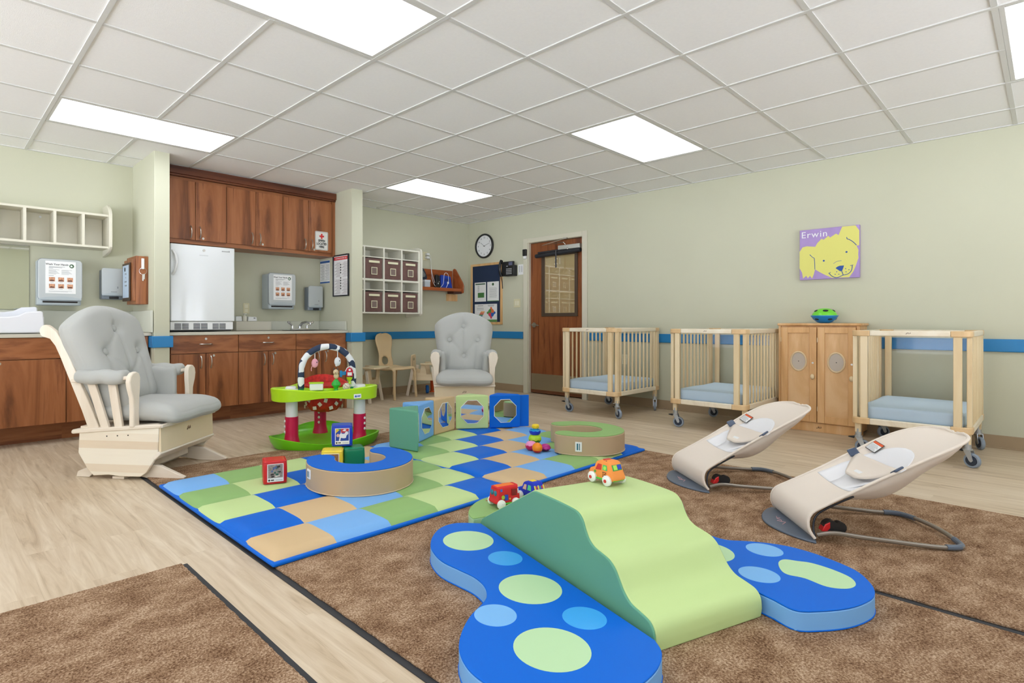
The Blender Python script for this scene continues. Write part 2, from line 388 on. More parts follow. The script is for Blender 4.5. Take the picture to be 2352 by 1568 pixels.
# door
frame_m = mat('cream_door_frame', (214, 210, 190), .5)
m = MB()
fy0, fy1 = 3.925, 4.935
m.box(XB-.02, XB, fy0, DY0+.012, 0, 2.095); m.box(XB-.02, XB, DY1-.012, fy1, 0, 2.095); m.box(XB-.02, XB, DY0+.012, DY1-.012, 2.033, 2.095)
m.box(XB-.001, XB+.1, DY0-.01, DY0+.015, 0, 2.035); m.box(XB-.001, XB+.1, DY1-.02, DY1+.01, 0, 2.035); m.box(XB-.001, XB+.1, DY0, DY1, 2.03, 2.05)
struct(m.build('trim_6', frame_m, bevel=.003))
DX = XB+.045      # face of the door leaf
dw = wood('door_veneer', [(96, 50, 26), (132, 74, 40), (148, 88, 50), (112, 60, 32)], 'Z', 3, 9, .35)
d = bpy.data.objects.new('door_1', None); C.objects.link(d); struct(d); d.location = (DX, (DY0+DY1)/2, 0)
hw = (DY1-DY0)/2-.022
gy0, gy1, gz0, gz1 = -.298, .203, 1.072, 1.84   # glass, local y
m = MB()
m.box(0, .04, -hw, gy0, .012, 2.025); m.box(0, .04, gy1, hw, .012, 2.025); m.box(0, .04, gy0, gy1, .012, gz0); m.box(0, .04, gy0, gy1, gz1, 2.025)
m.build('leaf', dw, d, smooth=None)
brz = mat('bronze_frame', (84, 68, 54), .5, .3)
m = MB()
for q in ((gy0-.035, gy0+.01, gz0-.035, gz1+.035), (gy1-.01, gy1+.035, gz0-.035, gz1+.035), (gy0+.01, gy1-.01, gz0-.035, gz0+.01), (gy0+.01, gy1-.01, gz1-.01, gz1+.035)): m.box(-.012, .02, *q)
m.build('glazing_frame', brz, d, bevel=.003)
gm = bpy.data.materials.new('blinded_glass'); gm.use_nodes = True; gb = gm.node_tree.nodes['Principled BSDF']
gb.inputs['Base Color'].default_value = lin((182, 158, 112)); gb.inputs['Roughness'].default_value = .02; gb.inputs['IOR'].default_value = 3.2
m = MB(); m.box(.008, .014, gy0, gy1, gz0, gz1); m.build('glass', gm, d, smooth=None)
mm = Matrix.Translation((.006, -.02, 1.755)) @ Matrix.Rotation(R(-90), 4, 'Z') @ Matrix.Rotation(R(90), 4, 'X') @ Matrix.Scale(-1, 4, (1, 0, 0))
text('12', .12, mat('faded_number', (214, 204, 176), .6), d, mm, 'lettering')
m = MB(); m.box(-.003, 0, -hw+.02, hw-.01, .055, .27); m.build('kick_plate', mat('brushed_steel', (182, 172, 150), .32, .9), d)
m = MB(); m.box(-.002, 0, -hw, hw, .013, .05); m.build('door_sweep', mat('brown_sweep', (110, 66, 36), .6), d)
m = MB(); m.cyl((-.012, hw-.06, .925), (0, hw-.06, .925), .033, n=24); m.cyl((-.05, hw-.06, .925), (-.012, hw-.06, .925), .012)
m.tube([(-.05, hw-.06, .925), (-.052, hw-.09, .926), (-.052, hw-.13, .922), (-.048, hw-.165, .918)], [.012, .011, .009, .008]); m.build('door_handle', nickel, d)
m = MB(); m.box(-.055, 0, -hw+.03, -hw+.36, 1.895, 1.95); m.build('closer_body', mat('aluminium', (205, 206, 200), .35, .6), d, bevel=.004)
m = MB(); m.tube([(-.06, -hw+.24, 1.955), (-.075, -hw+.26, 1.985), (-.12, .14, 1.965), (-.09, -.18, 2.02)], .006, 8); m.cbox((-.07, -.19, 2.03), (.03, .06, .02)); m.build('closer_arm', nickel, d)
# light alarm on the frame, black grip
t = thing('door_alarm', 'small black alarm sensor with white base stuck on the door frame', 'sensor', (XB-.021, 4.895, 1.82))
m = MB(); m.box(-.03, 0, -.03, .03, .04, .13); m.build('grip', black, t, bevel=.006)
m = MB(); m.box(-.02, 0, -.024, .024, 0, .04); m.build('base', white_m, t, bevel=.003)
# rolled-up shade across the door
t = thing('rolled_shade', 'rolled black blackout shade tied up across the door window', 'window shade', (DX-.06, 4.37, 1.855))
m = MB(); rg = []
for i in range(13):
    y = -.35+i*.70/12; rr = .026+.003*math.sin(i*2.1); rg.append((0, y, .012*(i-6)/6*-1+.002*math.sin(i)))
m.tube(rg, .026, 14); m.tube([(0.028, -.33, .035), (.028, 0, .037), (.028, .33, .028)], .016, 10)
m.build('roll', mat('black_cloth', (34, 36, 42), .55, bump=.4, bscale=40), t)
m = MB(); m.box(-.032, -.028, -.008, .012, -.19, .03); m.box(-.032, .05, -.008, .012, .03, .036); m.build('strap', mat('grey_strap', (70, 70, 74), .6), t)
m = MB(); m.ball((-.02, -.17, .04), .014, 10); m.build('hanging_ring', chrome, t)
# ================================================================ KITCHENETTE
def pull(p, parent, vert=True, L=.11):
    """bow handle; p is its centre on the front face"""
    m = MB(); P = []
    for i in range(9):
        t = i/8; a = (t-.5)*L; o = -.026*math.sin(PI*t)**.6 if 0 < t < 1 else 0
        P.append((p[0], p[1]+o, p[2]+a) if vert else (p[0]+a, p[1]+o, p[2]))
    m.tube(P, [.0065, .006, .005, .0048, .0046, .0048, .005, .006, .0065], 8)
    return m.build('handle', nickel, parent)
def lock(p, parent):
    m = MB(); m.cyl((p[0], p[1]-.004, p[2]), p, .011, n=18); m.cyl((p[0], p[1]-.006, p[2]), (p[0], p[1]-.003, p[2]), .006, n=12)
    return m.build('lock', nickel, parent)
def slot(p, parent): pass
seam = mat('cream_edge_band', (196, 170, 136), .5)
FY = 5.42
def front(name, x0, x1, z0, z1, y, m_, parent):
    g = .0025; m = MB(); m.box(x0+g, x1-g, y-.018, y, z0+g, z1-g)
    return m.build(name, m_, parent, bevel=.0015)
def base_unit(x0, x1, label, lockx=None, split=True, drawer_handle=True, knobs=True, first=0):
    t = thing('base_cabinet', label, 'cabinet', ((x0+x1)/2, 5.72, 0), 0, 'walnut base cabinets'); cx = (x0+x1)/2
    X0, X1 = x0-cx, x1-cx
    m = MB(); m.box(X0, X1, -.30+.002, .28, .155, .845); m.build('body', walnut_v, t, smooth=None)
    m = MB(); m.box(X0, X1, -.115, -.10, 0, .155); m.build('toe_kick', walnut_h, t, smooth=None)
    f = front('drawer', X0, X1, .673, .842, -.30, walnut_h, t)
    if drawer_handle:
        pull((0, -.318, .757), f, False); lock((0, -.318, .806), f)
    xm = 0 if split else X1
    d1 = front('door', X0, 0, .157, .671, -.30, walnut_v, t); d2 = front('door', 0, X1, .157, .671, -.30, walnut_v, t)
    pull((-.045, -.318, .59), d1); pull((.045, -.318, .59), d2); lock((.072, -.318, .648), d2)
    return t
base_unit(1.61, 2.227, 'walnut base cabinet below the white fridge, left end of the sink run')
base_unit(2.227, 2.835, 'middle walnut base cabinet with drawer, right of the fridge cabinet')
ks = base_unit(2.835, 3.44, 'walnut base cabinet below the sink, behind the cow-print toy arch', drawer_handle=False)
base_unit(-.15, .46+.37, 'far left walnut base cabinet under the white changing tray')
base_unit(.46+.37, 1.43, 'walnut base cabinet behind the large grey glider chair')
m = MB(); m.box(3.44-3.1375, 3.463-3.1375, FY-5.72, .28, .0, .845); m.build('end_filler', walnut_v, ks)
base_unit(-.78, -.15, 'walnut base cabinet beyond the left edge of the picture')
lam = mat('counter_laminate', (206, 202, 186), .4, var=.02, vscale=300)
def counter(x0, x1, label):
    t = thing('countertop', label, 'countertop', (x0, 5.38, .848))
    m = MB(); m.prism([(0, -.006), (.018, -.006), (.018, 0), (.635, 0), (.635, .022), (0, .022)], 0, x1-x0, 'yz'); m.build('top', lam, t, bevel=.006)
    return t
t = counter(1.583, 3.462, 'cream laminate countertop with sink under the upper cabinets')
m = MB(); m.box(.0, 1.877, .615, .635, .024, .125); m.box(1.857, 1.877, .03, .615, .024, .125); m.build('backsplash', mat('pale_splash', (212, 214, 200), .4), t, bevel=.003)
t = counter(-.9, 1.452, 'cream laminate countertop on the far left under the cubby shelf')
m = MB(); m.box(.0, 2.35, .615, .635, .024, .215); m.box(2.33, 2.35, -.045, .615, .024, .215); m.build('backsplash', mat('pale_splash', (212, 214, 200), .4), t, bevel=.003)
# sink
t = thing('sink', 'stainless steel drop-in sink beside the faucet', 'sink', (3.06, 5.65, .87))
m = MB(); o = rrect(-.27, .27, -.19, .17, .05); i_ = rrect(-.24, .24, -.165, .10, .04)
A = [m.bm.verts.new((x, y, .0065)) for x, y in o]; B = [m.bm.verts.new((x, y, .006)) for x, y in i_]; Cc = [m.bm.verts.new((x*.93, y*.93, .002)) for x, y in i_]
n = len(o)
for q, w_ in ((A, B), (B, Cc)):
    for k in range(n): m._f([q[k], q[(k+1) % n], w_[(k+1) % n], w_[k]])
m._f(Cc); m.build('basin', mat('stainless', (170, 172, 172), .3, .9), t)
t = thing('faucet', 'chrome sink faucet with two lever handles on the counter', 'faucet', (3.09, 5.80, .877))
m = MB(); m.box(-.11, .11, -.025, .025, 0, .015); m.cyl((0, 0, 0), (0, 0, .05), .02, .016); m.tube([(0, 0, .04), (.01, -.03, .075), (.03, -.09, .088), (.045, -.15, .075), (.045, -.16, .055)], [.016, .014, .012, .011, .011]); m.build('spout', chrome, t, bevel=.002)
for sx in (-1, 1):
    m = MB(); m.cyl((sx*.09, 0, .01), (sx*.09, 0, .05), .017, .014); m.tube([(sx*.09, 0, .045), (sx*.115, -.01, .062), (sx*.15, -.02, .085)], [.01, .009, .013], 10); m.ball((sx*.15, -.02, .087), (.016, .012, .009), 10); m.build('lever', chrome, t)
# upper cabinets
UY = 5.68
def upper_unit(x0, x1, label):
    cx = (x0+x1)/2; t = thing('wall_cabinet', label, 'cabinet', (cx, 6.0, 1.715), 0, 'walnut wall cabinets'); X0, X1 = x0-cx, x1-cx
    m = MB(); m.box(X0, X1, UY-6.0+.002, 0, 0, .63); m.build('body', walnut_h, t, smooth=None)
    d1 = front('door', X0, 0, .037, .603, UY-6.0, walnut_v, t); d2 = front('door', 0, X1, .037, .603, UY-6.0, walnut_v, t)
    yy = UY-6.018
    pull((-.042, yy, .115), d1); pull((.042, yy, .115), d2); lock((.072, yy, .06), d2)
    return t
ku = upper_unit(1.61, 2.215, 'walnut wall cabinet above the white fridge')
upper_unit(2.215, 2.819, 'middle walnut wall cabinet between the fridge cabinet and the sign cabinet')
ks = upper_unit(2.819, 3.42, 'walnut wall cabinet with the white and red medical sign on its door')
m = MB(); m.box(3.42-3.1195, 3.463-3.1195, -.335, 0, 0, .63); m.build('end_filler', walnut_v, ks)
m = MB(); m.box(1.583-1.9125, 1.61-1.9125, -.335, 0, 0, .63); m.build('end_filler', walnut_v, ku)
m = MB(); m.box(1.583, 3.463, 5.635, 6.0, 2.365, 2.438); m.box(1.583, 3.463, 5.65, 6.0, 2.347, 2.365)
tag(m.build('cabinet_crown', wood('walnut_crown', [(70, 36, 22), (108, 60, 38), (126, 76, 48)], 'X', 2.0, 12, .35, .6), bevel=.003), 'dark walnut crown panel between the wall cabinets and the ceiling', 'crown panel')
# first aid sign
t = thing('medical_sign', 'white sign with red cross reading EPIPEN LOCATED HERE on a cabinet door', 'sign', (3.285, 5.66, 1.882))
m = MB(); m.prism(rrect(-.082, .082, -.105, .105, .012), 0, .002, 'xz', M=Matrix.Rotation(0, 4, 'X')); m.build('plate', mat('sign_white', (226, 226, 220), .6), t, rot=None)
m = MB()
for a, b_, c_, d_ in ((-.075, .075, .0965, .0985), (-.075, .075, -.0985, -.0965), (-.077, -.075, -.0985, .0985), (.075, .077, -.0985, .0985)): m.box(a, b_, -.001, 0, c_, d_)
m.build('border', inkd, t, smooth=None)
m = MB(); m.prism([(-.009, .022), (.009, .022), (.009, .042), (.029, .042), (.029, .060), (.009, .060), (.009, .080), (-.009, .080), (-.009, .060), (-.029, .060), (-.029, .042), (-.009, .042)], -.0015, 0, 'xz'); m.build('red_cross', mat('sign_red', (206, 40, 42), .6), t, smooth=None)
text('EPIPEN\nLOCATED\nHERE', .036, inkd, t, onA(0, -.001, -.035), sx=.78, bold=.0012)
# fridge
t = thing('refrigerator', 'white compact refrigerator standing on the counter', 'refrigerator', (1.92, 5.72, .878))
m = MB(); m.box(-.295, .285, -.20, .27, .01, .79); m.build('body', white_m, t, bevel=.008)
m = MB(); m.prism(rrect(-.295, .293, -.262, -.205, .012), .092, .80, 'xy'); m.build('door', mat('fridge_white', (236, 240, 242), .12, coat=.5), t, bevel=.006)
m = MB(); m.box(-.293, .278, -.255, -.20, .012, .088); g = m.build('grille', white_m, t, bevel=.003)
m = MB()
for x0, x1 in ((-.258, -.135), (-.092, .035), (.082, .205)):
    for k in range(6): m.box(x0, (x0+x1)/2-.004, -.258, -.2545, .018+k*.0095, .0235+k*.0095); m.box((x0+x1)/2+.004, x1, -.258, -.2545, .018+k*.0095, .0235+k*.0095)
m.build('vent_slots', mat('vent_dark', (70, 74, 80), .7), g, smooth=None)
m = MB(); m.tube([(-.275, -.262, .52), (-.262, -.295, .56), (-.25, -.305, .63), (-.262, -.295, .70), (-.275, -.262, .74)], [.012, .011, .010, .011, .012]); m.build('handle', white_m, t)
m = MB(); m.cyl((0, -.267, .757), (0, -.26, .757), .012, n=18); m.build('lock', nickel, t)
text('accucold', .022, inkd, t, onA(.205, -.2625, .765))
m = MB(); m.box(-.04, .04, -.2625, -.262, .705, .715); m.build('pale_badge', mat('pale_badge', (210, 214, 216), .5), t, smooth=None)
m = MB(); m.box(-.29, .28, -.20, .25, 0, .01); m.build('feet', black, t)
# towel and soap dispensers
grey_p = mat('grey_dispenser', (176, 186, 190), .35); grey_d = mat('dispenser_edge', (126, 136, 146), .4); grey_l = mat('dispenser_front', (188, 194, 194), .3)
def notice(loc, label):
    t = thing('hand_washing_notice', label, 'notice', loc)
    m = MB(); m.box(-.108, .108, -.0012, 0, 0, .275); m.build('sheet', paper, t, smooth=None)
    text('Wash Your Hands', .0215, inkd, t, onA(-.026, -.0014, .247), bold=.0004)
    m = MB(); m.cyl((.078, -.002, .238), (.078, -.0012, .238), .017, n=24); bdg = m.build('round_badge', mat('badge_green', (60, 96, 62), .6), t)
    m = MB(); m.prism([(.070, .230), (.086, .232), (.080, .246), (.068, .243)], -.0026, -.002, 'xz'); m.build('badge_star', paper, bdg, smooth=None)
    m = MB()
    for r_ in range(2): m.box(-.083, .03-r_*.02, -.0018, -.0012, .226-r_*.007, .2285-r_*.007)
    for r_ in range(6):
        for c_ in (-.085, .005): m.box(c_, c_+.075-.008*((r_*3) % 4), -.0018, -.0012, .20-r_*.0072, .2018-r_*.0072)
    m.box(-.085, -.055, -.0018, -.0012, .213, .2155); m.box(-.085, -.05, -.0018, -.0012, .150, .1525)
    m.box(-.085, .08, -.0018, -.0012, .020, .0215); m.box(-.085, .05, -.0018, -.0012, .014, .0155)
    for r_ in range(2):
        for c_ in range(3): m.box(-.075+c_*.064, -.05+c_*.064, -.0018, -.0012, .093-.057*r_, .095-.057*r_)
    m.build('print_lines', ink, t, smooth=None)
    pm = [mat('photo_skin', (206, 152, 118), .6, var=.5, vscale=120), mat('photo_dark', (110, 70, 55), .6, var=.4, vscale=200)]
    for r_ in range(2):
        for c_ in range(3):
            m = MB(); x = -.083+c_*.064; z = .102-r_*.057; m.box(x, x+.042, -.0019, -.0012, z, z+.036); m.mi = 1; m.box(x+.006, x+.036, -.0023, -.0019, z+.002, z+.014)
            m.build('picture', pm, t, smooth=None)
def towel(loc, label):
    t = thing('paper_towel_dispenser', label, 'towel dispenser', loc)
    m = MB(); m.prism(rrect(-.155, .155, -.185, 0, .03), .0, .385, 'xy'); m.build('housing', grey_p, t, bevel=.01)
    m = MB(); m.prism(rrect(-.157, .157, .045, .392, .03), -.205, -.180, 'xz'); m.build('front_cover', grey_l, t, bevel=.006)
    m = MB(); m.prism(rrect(-.160, .160, .042, .395, .033), -.186, -.176, 'xz'); m.build('cover_edge', grey_d, t, bevel=.003)
    m = MB(); m.prism([(-.15, .045), (.15, .045), (.15, .058), (.08, .072), (0, .077), (-.08, .072), (-.15, .058)], -.208, -.204, 'xz'); m.build('lower_lip', grey_p, t)
    m = MB(); m.box(-.125, .125, -.190, -.184, .022, .036); m.build('towel_slot', dark, t, bevel=.003)
def soap(loc, label):
    t = thing('soap_dispenser', label, 'soap dispenser', loc)
    m = MB(); m.prism(rrect(-.092, .092, -.10, 0, .02), 0, .27, 'xy'); m.build('housing', grey_d, t, bevel=.008)
    m = MB(); m.prism(rrect(-.092, .092, .035, .284, .02), -.118, -.095, 'xz'); m.build('front_cover', grey_l, t, bevel=.005)
    m = MB(); m.prism([(-.09, .035), (.09, .035), (.09, .045), (0, .062), (-.09, .045)], -.121, -.117, 'xz'); m.build('lower_lip', grey_p, t)
    m = MB(); m.box(-.03, .045, -.112, -.09, .004, .026); m.build('nozzle', black, t, bevel=.004)
    m = MB(); m.box(.032, .038, -.1195, -.118, .10, .118); m.box(-.02, .03, -.1195, -.118, .066, .070); m.build('markings', ink, t, smooth=None)
towel((.852, 6.0, 1.105), 'large grey paper towel dispenser on the wall at the far left')
towel((2.88, 6.0, 1.105), 'large grey paper towel dispenser above the counter beside the fridge')
notice((.852, 6.0-.206, 1.205), 'hand washing notice taped to the far left towel dispenser')
notice((2.88, 6.0-.206, 1.205), 'hand washing notice taped to the towel dispenser beside the fridge')
soap((1.265, 6.0, 1.17), 'grey soap dispenser on the wall at the far left, beside the wooden key box')
soap((3.34, 6.0, 1.10), 'grey soap dispenser above the sink')
# left cubby shelf
t = thing('cubby_shelf', 'empty cream wall shelf of open cubbies at the far left', 'shelf', (0, 6.02, 1.62))
m = MB(); y0 = -.235
m.box(-.9, 1.205, y0, 0, 0, .018); m.box(-.9, 1.205, y0, 0, .285, .303)
for x in (-.65, -.44, -.23, -.02, .187, .39, .595, .80, 1.005): m.box(x, x+.02, y0+.001, -.001, .018, .285)
m.box(-.9, 1.2, -.012, 0, .018, .285); m.build('cubbies', offw, t, smooth=None)
m = MB(); m.prism([(-.265, .015), (-.25, -.005), (-.20, -.03), (0, -.06), (0, .40), (-.16, .40), (-.235, .355), (-.265, .31)], 1.205, 1.232, 'yz'); m.build('end_panel', offw, t, bevel=.005)
m = MB()
for x, z in ((.735, .255), (.735, .03)): m.cyl((x, -.018, z), (x, -.012, z), .009, n=14)
m.build('screw_caps', white_m, t)
# mirror
t = thing('wall_mirror', 'frameless rectangular mirror on the wall at the far left edge', 'mirror', (.15, 6.02, 1.07))
m = MB(); m.box(-.51, .51, -.008, 0, 0, .545); m.build('mirror_glass', mat('mirror', (222, 228, 220), .02, 1), t, bevel=.002)
m = MB(); m.box(-.51, .51, -.009, -.001, .547, .56); m.build('top_channel', nickel, t)
# changing tray
t = thing('changing_tray', 'white plastic contoured changing tray on the far left counter', 'tray', (.25, 5.62, .878))
prof = [(-.42, .10), (-.30, .17), (-.05, .125), (.22, .125), (.28, .135), (.33, .165), (.42, .17), (.435, .165), (.45, .0), (-.42, 0)]
m = MB(); m.prism(prof, -.17, -.145, 'xz'); m.prism([(x, z+(.04 if z > .1 else 0)) for x, z in prof], .145, .17, 'xz'); m.box(-.42, .445, -.145, .145, .0, .045)
m.prism([(-.145, 0), (.145, 0), (.145, .16), (0, .11), (-.145, .13)], .425, .445, 'yz'); m.build('tray_shell', mat('tray_white', (236, 238, 244), .4), t, bevel=.012, seg=3)
# wooden key box with framed sheet on the stub wall
t = thing('wooden_lock_box', 'small walnut lock box on the side of the left wall stub', 'wall box', (1.455, 5.66, 1.12))
m = MB(); m.box(-.10, 0, -.16, .14, 0, .425); m.build('box_body', walnut_v, t, bevel=.003)
m = MB(); m.box(-.118, -.10, -.155, .155, .03, .40); m.build('box_door', walnut_v, t, bevel=.003)
t2 = thing('framed_note', 'dark framed handwritten note hanging on the walnut lock box', 'framed note', (1.335, 5.70, 1.15))
m = MB(); m.box(-.012, 0, -.12, .12, 0, .34); m.build('frame', brz, t2, bevel=.003)
m = MB(); m.box(-.0135, -.012, -.10, .10, .03, .32); m.build('sheet', mat('note_blue', (190, 208, 226), .5), t2, smooth=None)
m = MB()
for k_, (za, wa) in enumerate(((.235, .055), (.20, .03), (.165, .075), (.13, .08))):
    for q_ in range(int(wa/.012)): m.box(-.0142, -.0135, -wa/2+q_*.012, -wa/2+q_*.012+.008, za+.004*((q_*7+k_) % 3), za+.012+.004*((q_*5+k_) % 2))
m.build('handwriting', ink, t2, smooth=None)
m = MB(); m.cyl((-.0145, .02, .285), (-.0135, .02, .285), .02, n=20); m.build('seal', inkd, t2)
t3 = thing('key_ring', 'keys on a ring with a white tag hanging on the lock box side', 'keys', (1.41, 5.499, 1.40))
m = MB(); m.box(-.012, .012, -.008, 0, .03, .125); m.build('white_tag', white_m, t3, bevel=.004)
m = MB(); m.tube([(.03*math.cos(a*PI/8), -.006, .03*math.sin(a*PI/8)+.012) for a in range(16)], .0018, 6, closed=True); m.build('ring', chrome, t3)
m = MB(); m.box(-.006, .006, -.008, -.005, -.075, -.015); m.box(.004, .016, -.010, -.007, -.06, -.012); m.build('key', nickel, t3, bevel=.002)
# notices on the alcove side
t = thing('blue_banded_notice', 'white notice with blue bands at top and bottom on the alcove side wall', 'notice', (3.463, 5.89, 1.42))
m = MB(); m.box(-.0012, 0, -.11, .11, 0, .272); m.build('sheet', paper, t, smooth=None)
m = MB(); m.box(-.002, -.0012, -.108, .108, .240, .265); m.box(-.002, -.0012, -.108, .108, .002, .020); m.build('blue_bands', mat('notice_blue', (44, 92, 160), .6), t, smooth=None)
m = MB()
for r_ in range(15):
    for c_ in (-.095, .01): m.box(-.0019, -.0012, c_, c_+.085-.012*((r_*5) % 3), .04+r_*.0125, .043+r_*.0125)
m.build('print_lines', ink, t, smooth=None)
t = thing('framed_safety_poster', 'tall black framed safety poster with red heading on the right wall stub', 'poster', (3.463, 5.53, 1.255))
m = MB()
for q in ((-.165, -.15, 0, .475), (.15, .165, 0, .475), (-.15, .15, 0, .015), (-.15, .15, .46, .475)): m.box(-.018, 0, *q)
m.build('frame', mat('gloss_black_frame', (24, 28, 38), .2), t, bevel=.003)
m = MB(); m.box(-.006, -.001, -.15, .15, .015, .46); m.build('sheet', paper, t, smooth=None)
m = MB(); m.box(-.007, -.006, -.148, .148, .415, .452); m.build('red_heading', mat('poster_red', (214, 48, 52), .6), t, smooth=None)
text('CHOKING/CPR FIRST AID', .021, paper, t, onB(-.0074, 0, .433))
m = MB()
for r_ in range(30):
    for c_ in (-.135, .015):
        if r_ in (14, 15): continue
        m.box(-.0072, -.006, c_, c_+.115-.02*((r_*7) % 3), .03+r_*.0122, .0335+r_*.0122)
m.build('print_lines', mat('poster_ink', (150, 132, 136), .7), t, smooth=None)
m = MB()
for k in range(9): m.ball((-.007, .005, .09+k*.03+(.03 if k > 4 else 0)), (.001, .012, .010), 8)
m.build('drawings', inkd, t)
t = thing('wall_outlet', 'cream duplex outlet plate on the wall above the counter', 'outlet', (2.565, 6.02, 1.055))
m = MB(); m.box(-.035, .035, -.006, 0, 0, .115); m.build('plate', mat('ivory', (222, 216, 180), .4), t, bevel=.003)
m = MB(); m.box(-.018, .018, -.009, -.006, .015, .05); m.box(-.018, .018, -.009, -.006, .06, .10); m.build('sockets', mat('ivory_light', (236, 232, 206), .4), t, bevel=.002)
# box with small white containers
t = thing('laminate_riser', 'cream laminate ledge box on the counter right of the fridge', 'ledge', (2.62, 5.93, .873))
m = MB(); m.box(-.225, .165, -.06, .06, 0, .098); m.build('box', lam, t, bevel=.003)
t = thing('white_stand', 'small white leaning plastic stand on the ledge next to the fridge', 'stand', (2.44, 5.93, .972))
m = MB(); m.prism([(-.035, 0), (.035, 0), (.025, .052), (-.035, .052)], -.03, .02, 'xz'); m.build('stand_body', white_m, t, bevel=.006)
t = thing('white_device', 'wide white rounded plastic device at the right end of the ledge', 'device', (2.585, 5.93, .972))
m = MB(); m.prism([(-.05, 0), (.052, 0), (.046, .046), (-.042, .05)], -.03, .03, 'xz'); m.build('device_shell', white_m, t, bevel=.007, seg=3)
m = MB(); m.box(.012, .030, -.0315, -.0298, .028, .038); m.build('print_mark', ink, t, smooth=None)
t = thing('pump_bottle', 'white pump bottle standing between the white containers', 'bottle', (2.507, 5.925, .972))
m = MB(); m.lathe([(.022, 0), (.024, .004), (.024, .05), (.012, .06), (.008, .062), (.008, .075), (.001, .076)], n=18); m.build('bottle', mat('cream_bottle', (232, 230, 214), .35), t)
m = MB(); m.box(-.012, .012, -.035, .008, .075, .083); m.cyl((0, 0, .06), (0, 0, .078), .006); m.build('pump', white_m, t, bevel=.003)
# ================================================================ CORNER BY THE DOOR
cub = mat('white_laminate', (228, 226, 212), .45)
t = thing('bin_cubby_shelf', 'white wall-mounted cubby shelf holding brown fabric bins', 'shelf', (4.20, 6.02, 1.07))
m = MB(); y0 = -.30; X = [-.585, -.292, 0, .283, .565]; zs = [0, .272, .285, .42, .44, .70, .83]
m.box(-.585, .58, y0, 0, 0, .018); m.box(-.585, .58, y0, 0, .812, .83); m.box(-.585, .58, y0+.001, -.001, .405, .43)
for x in (-.585, -.305, -.012, .272, .558): m.box(x, x+.022, y0+.0005, -.0005, .018, .812)
m.box(-.585, .57, y0+.001, -.001, .284, .296); m.box(-.585, .57, y0+.001, -.001, .690, .702); m.box(-.585, .57, -.012, 0, .018, .812)
m.build('carcass', cub, t, smooth=None)
m = MB(); m.prism([(-.33, .0), (-.30, -.03), (0, -.05), (0, .88), (-.25, .88), (-.32, .85), (-.335, .80)], .58, .605, 'yz'); m.build('end_panel', cub, t, bevel=.006)
brown_f = mat('brown_fabric', (112, 82, 76), .75, bump=.35, bscale=25, var=.1, vscale=15)
tape = mat('cream_tape', (232, 228, 196), .6)
bp_ = None
names = {(0, 0): 'brown fabric bin mostly hidden by the wall stub, lower row', (0, 1): 'brown fabric bin mostly hidden by the wall stub, upper row',
         (1, 0): 'brown fabric bin, lower row, leftmost of the three fully visible', (2, 0): 'brown fabric bin, lower row, middle of the three', (3, 0): 'brown fabric bin, lower row, right beside the end panel',
         (1, 1): 'brown fabric bin, upper row, leftmost of the three fully visible', (2, 1): 'brown fabric bin, upper row, middle of the three', (3, 1): 'brown fabric bin, upper row, right beside the end panel'}
xc = [4.20-.4335, 4.20-.148, 4.20+.141, 4.20+.426]
for i in range(4):
    for j in range(2):
        loc = (xc[i], 6.02-.155, 1.07+(.0185 if j == 0 else .4305))
        if bp_ is None:
            bp_ = thing('fabric_bin', names[(i, j)], 'bin', loc, 0, 'brown bins in the wall cubbies')
            m = MB(); m.soft((0, 0, .127), (.258, .27, .252), .012, 6, fn=lambda p: Vector((p.x, p.y-(.006*math.sin(p.x*30)*math.cos(p.z*22) if p.y < 0 else 0), p.z))); m.build('bin_body', brown_f, bp_)
            m = MB(); m.box(-.08, .08, -.146, -.142, .195, .222); m.build('name_strip', tape, bp_, smooth=None)
            m = MB()
            for q in ((-.045, -.037, .05, .14), (.037, .045, .05, .14), (-.037, .037, .05, .058), (-.037, .037, .132, .14)): m.box(q[0], q[1], -.146, -.142, q[2], q[3])
            fr = m.build('label_window', tape, bp_, smooth=None)
            m = MB(); m.box(-.037, .037, -.1435, -.1415, .058, .132); m.build('window_film', mat('window_film', (130, 112, 106), .25), fr, smooth=None)
        else: copy_tree(bp_, loc=loc, label=names[(i, j)])
# brown wooden shelf
cherry = wood('cherry_wood', [(134, 66, 32), (164, 88, 48), (178, 102, 58)], 'X', 3, 8, .25, 1)
t = thing('wooden_wall_shelf', 'reddish brown wooden shelf on the wall in the corner left of the clock', 'shelf', (5.20, 6.02, 1.40))
m = MB(); m.box(-.33, .46, -.19, 0, 0, .045); m.build('shelf_board', cherry, t, bevel=.004)
m = MB(); m.box(-.33, .44, -.018, 0, .045, .31); m.build('back_panel', cherry, t, bevel=.003)
m = MB(); m.prism([(-.22, .0), (-.21, -.02), (0, -.03), (0, .33), (-.03, .345), (-.06, .33), (-.205, .13), (-.225, .08)], .46, .48, 'yz'); m.build('end_panel', cherry, t, bevel=.006)
m = MB(); m.box(.30, .46, -.19, -.06, -.03, 0); m.build('cleat', mat('dark_cherry', (70, 34, 22), .5), t)
m = MB(); m.box(.33, .54, -.02, 0, -.13, -.03); m.build('wall_block', alder, t, bevel=.002)
t = thing('blue_pouch', 'bright blue zip pouch leaning on the brown wall shelf', 'pouch', (5.42, 5.925, 1.446))
m = MB(); m.prism([(-.10, 0), (.12, 0), (.085, .17), (-.085, .185)], -.03, .02, 'xz'); m.build('pouch', mat('blue_nylon', (22, 66, 178), .5), t, bevel=.01)
m = MB(); m.box(-.04, .05, -.034, -.03, .095, .135); m.build('flap', mat('blue_nylon_dark', (18, 46, 130), .5), t, bevel=.002)
t = thing('black_device', 'small black handset standing left of the blue pouch', 'device', (5.275, 5.925, 1.446))
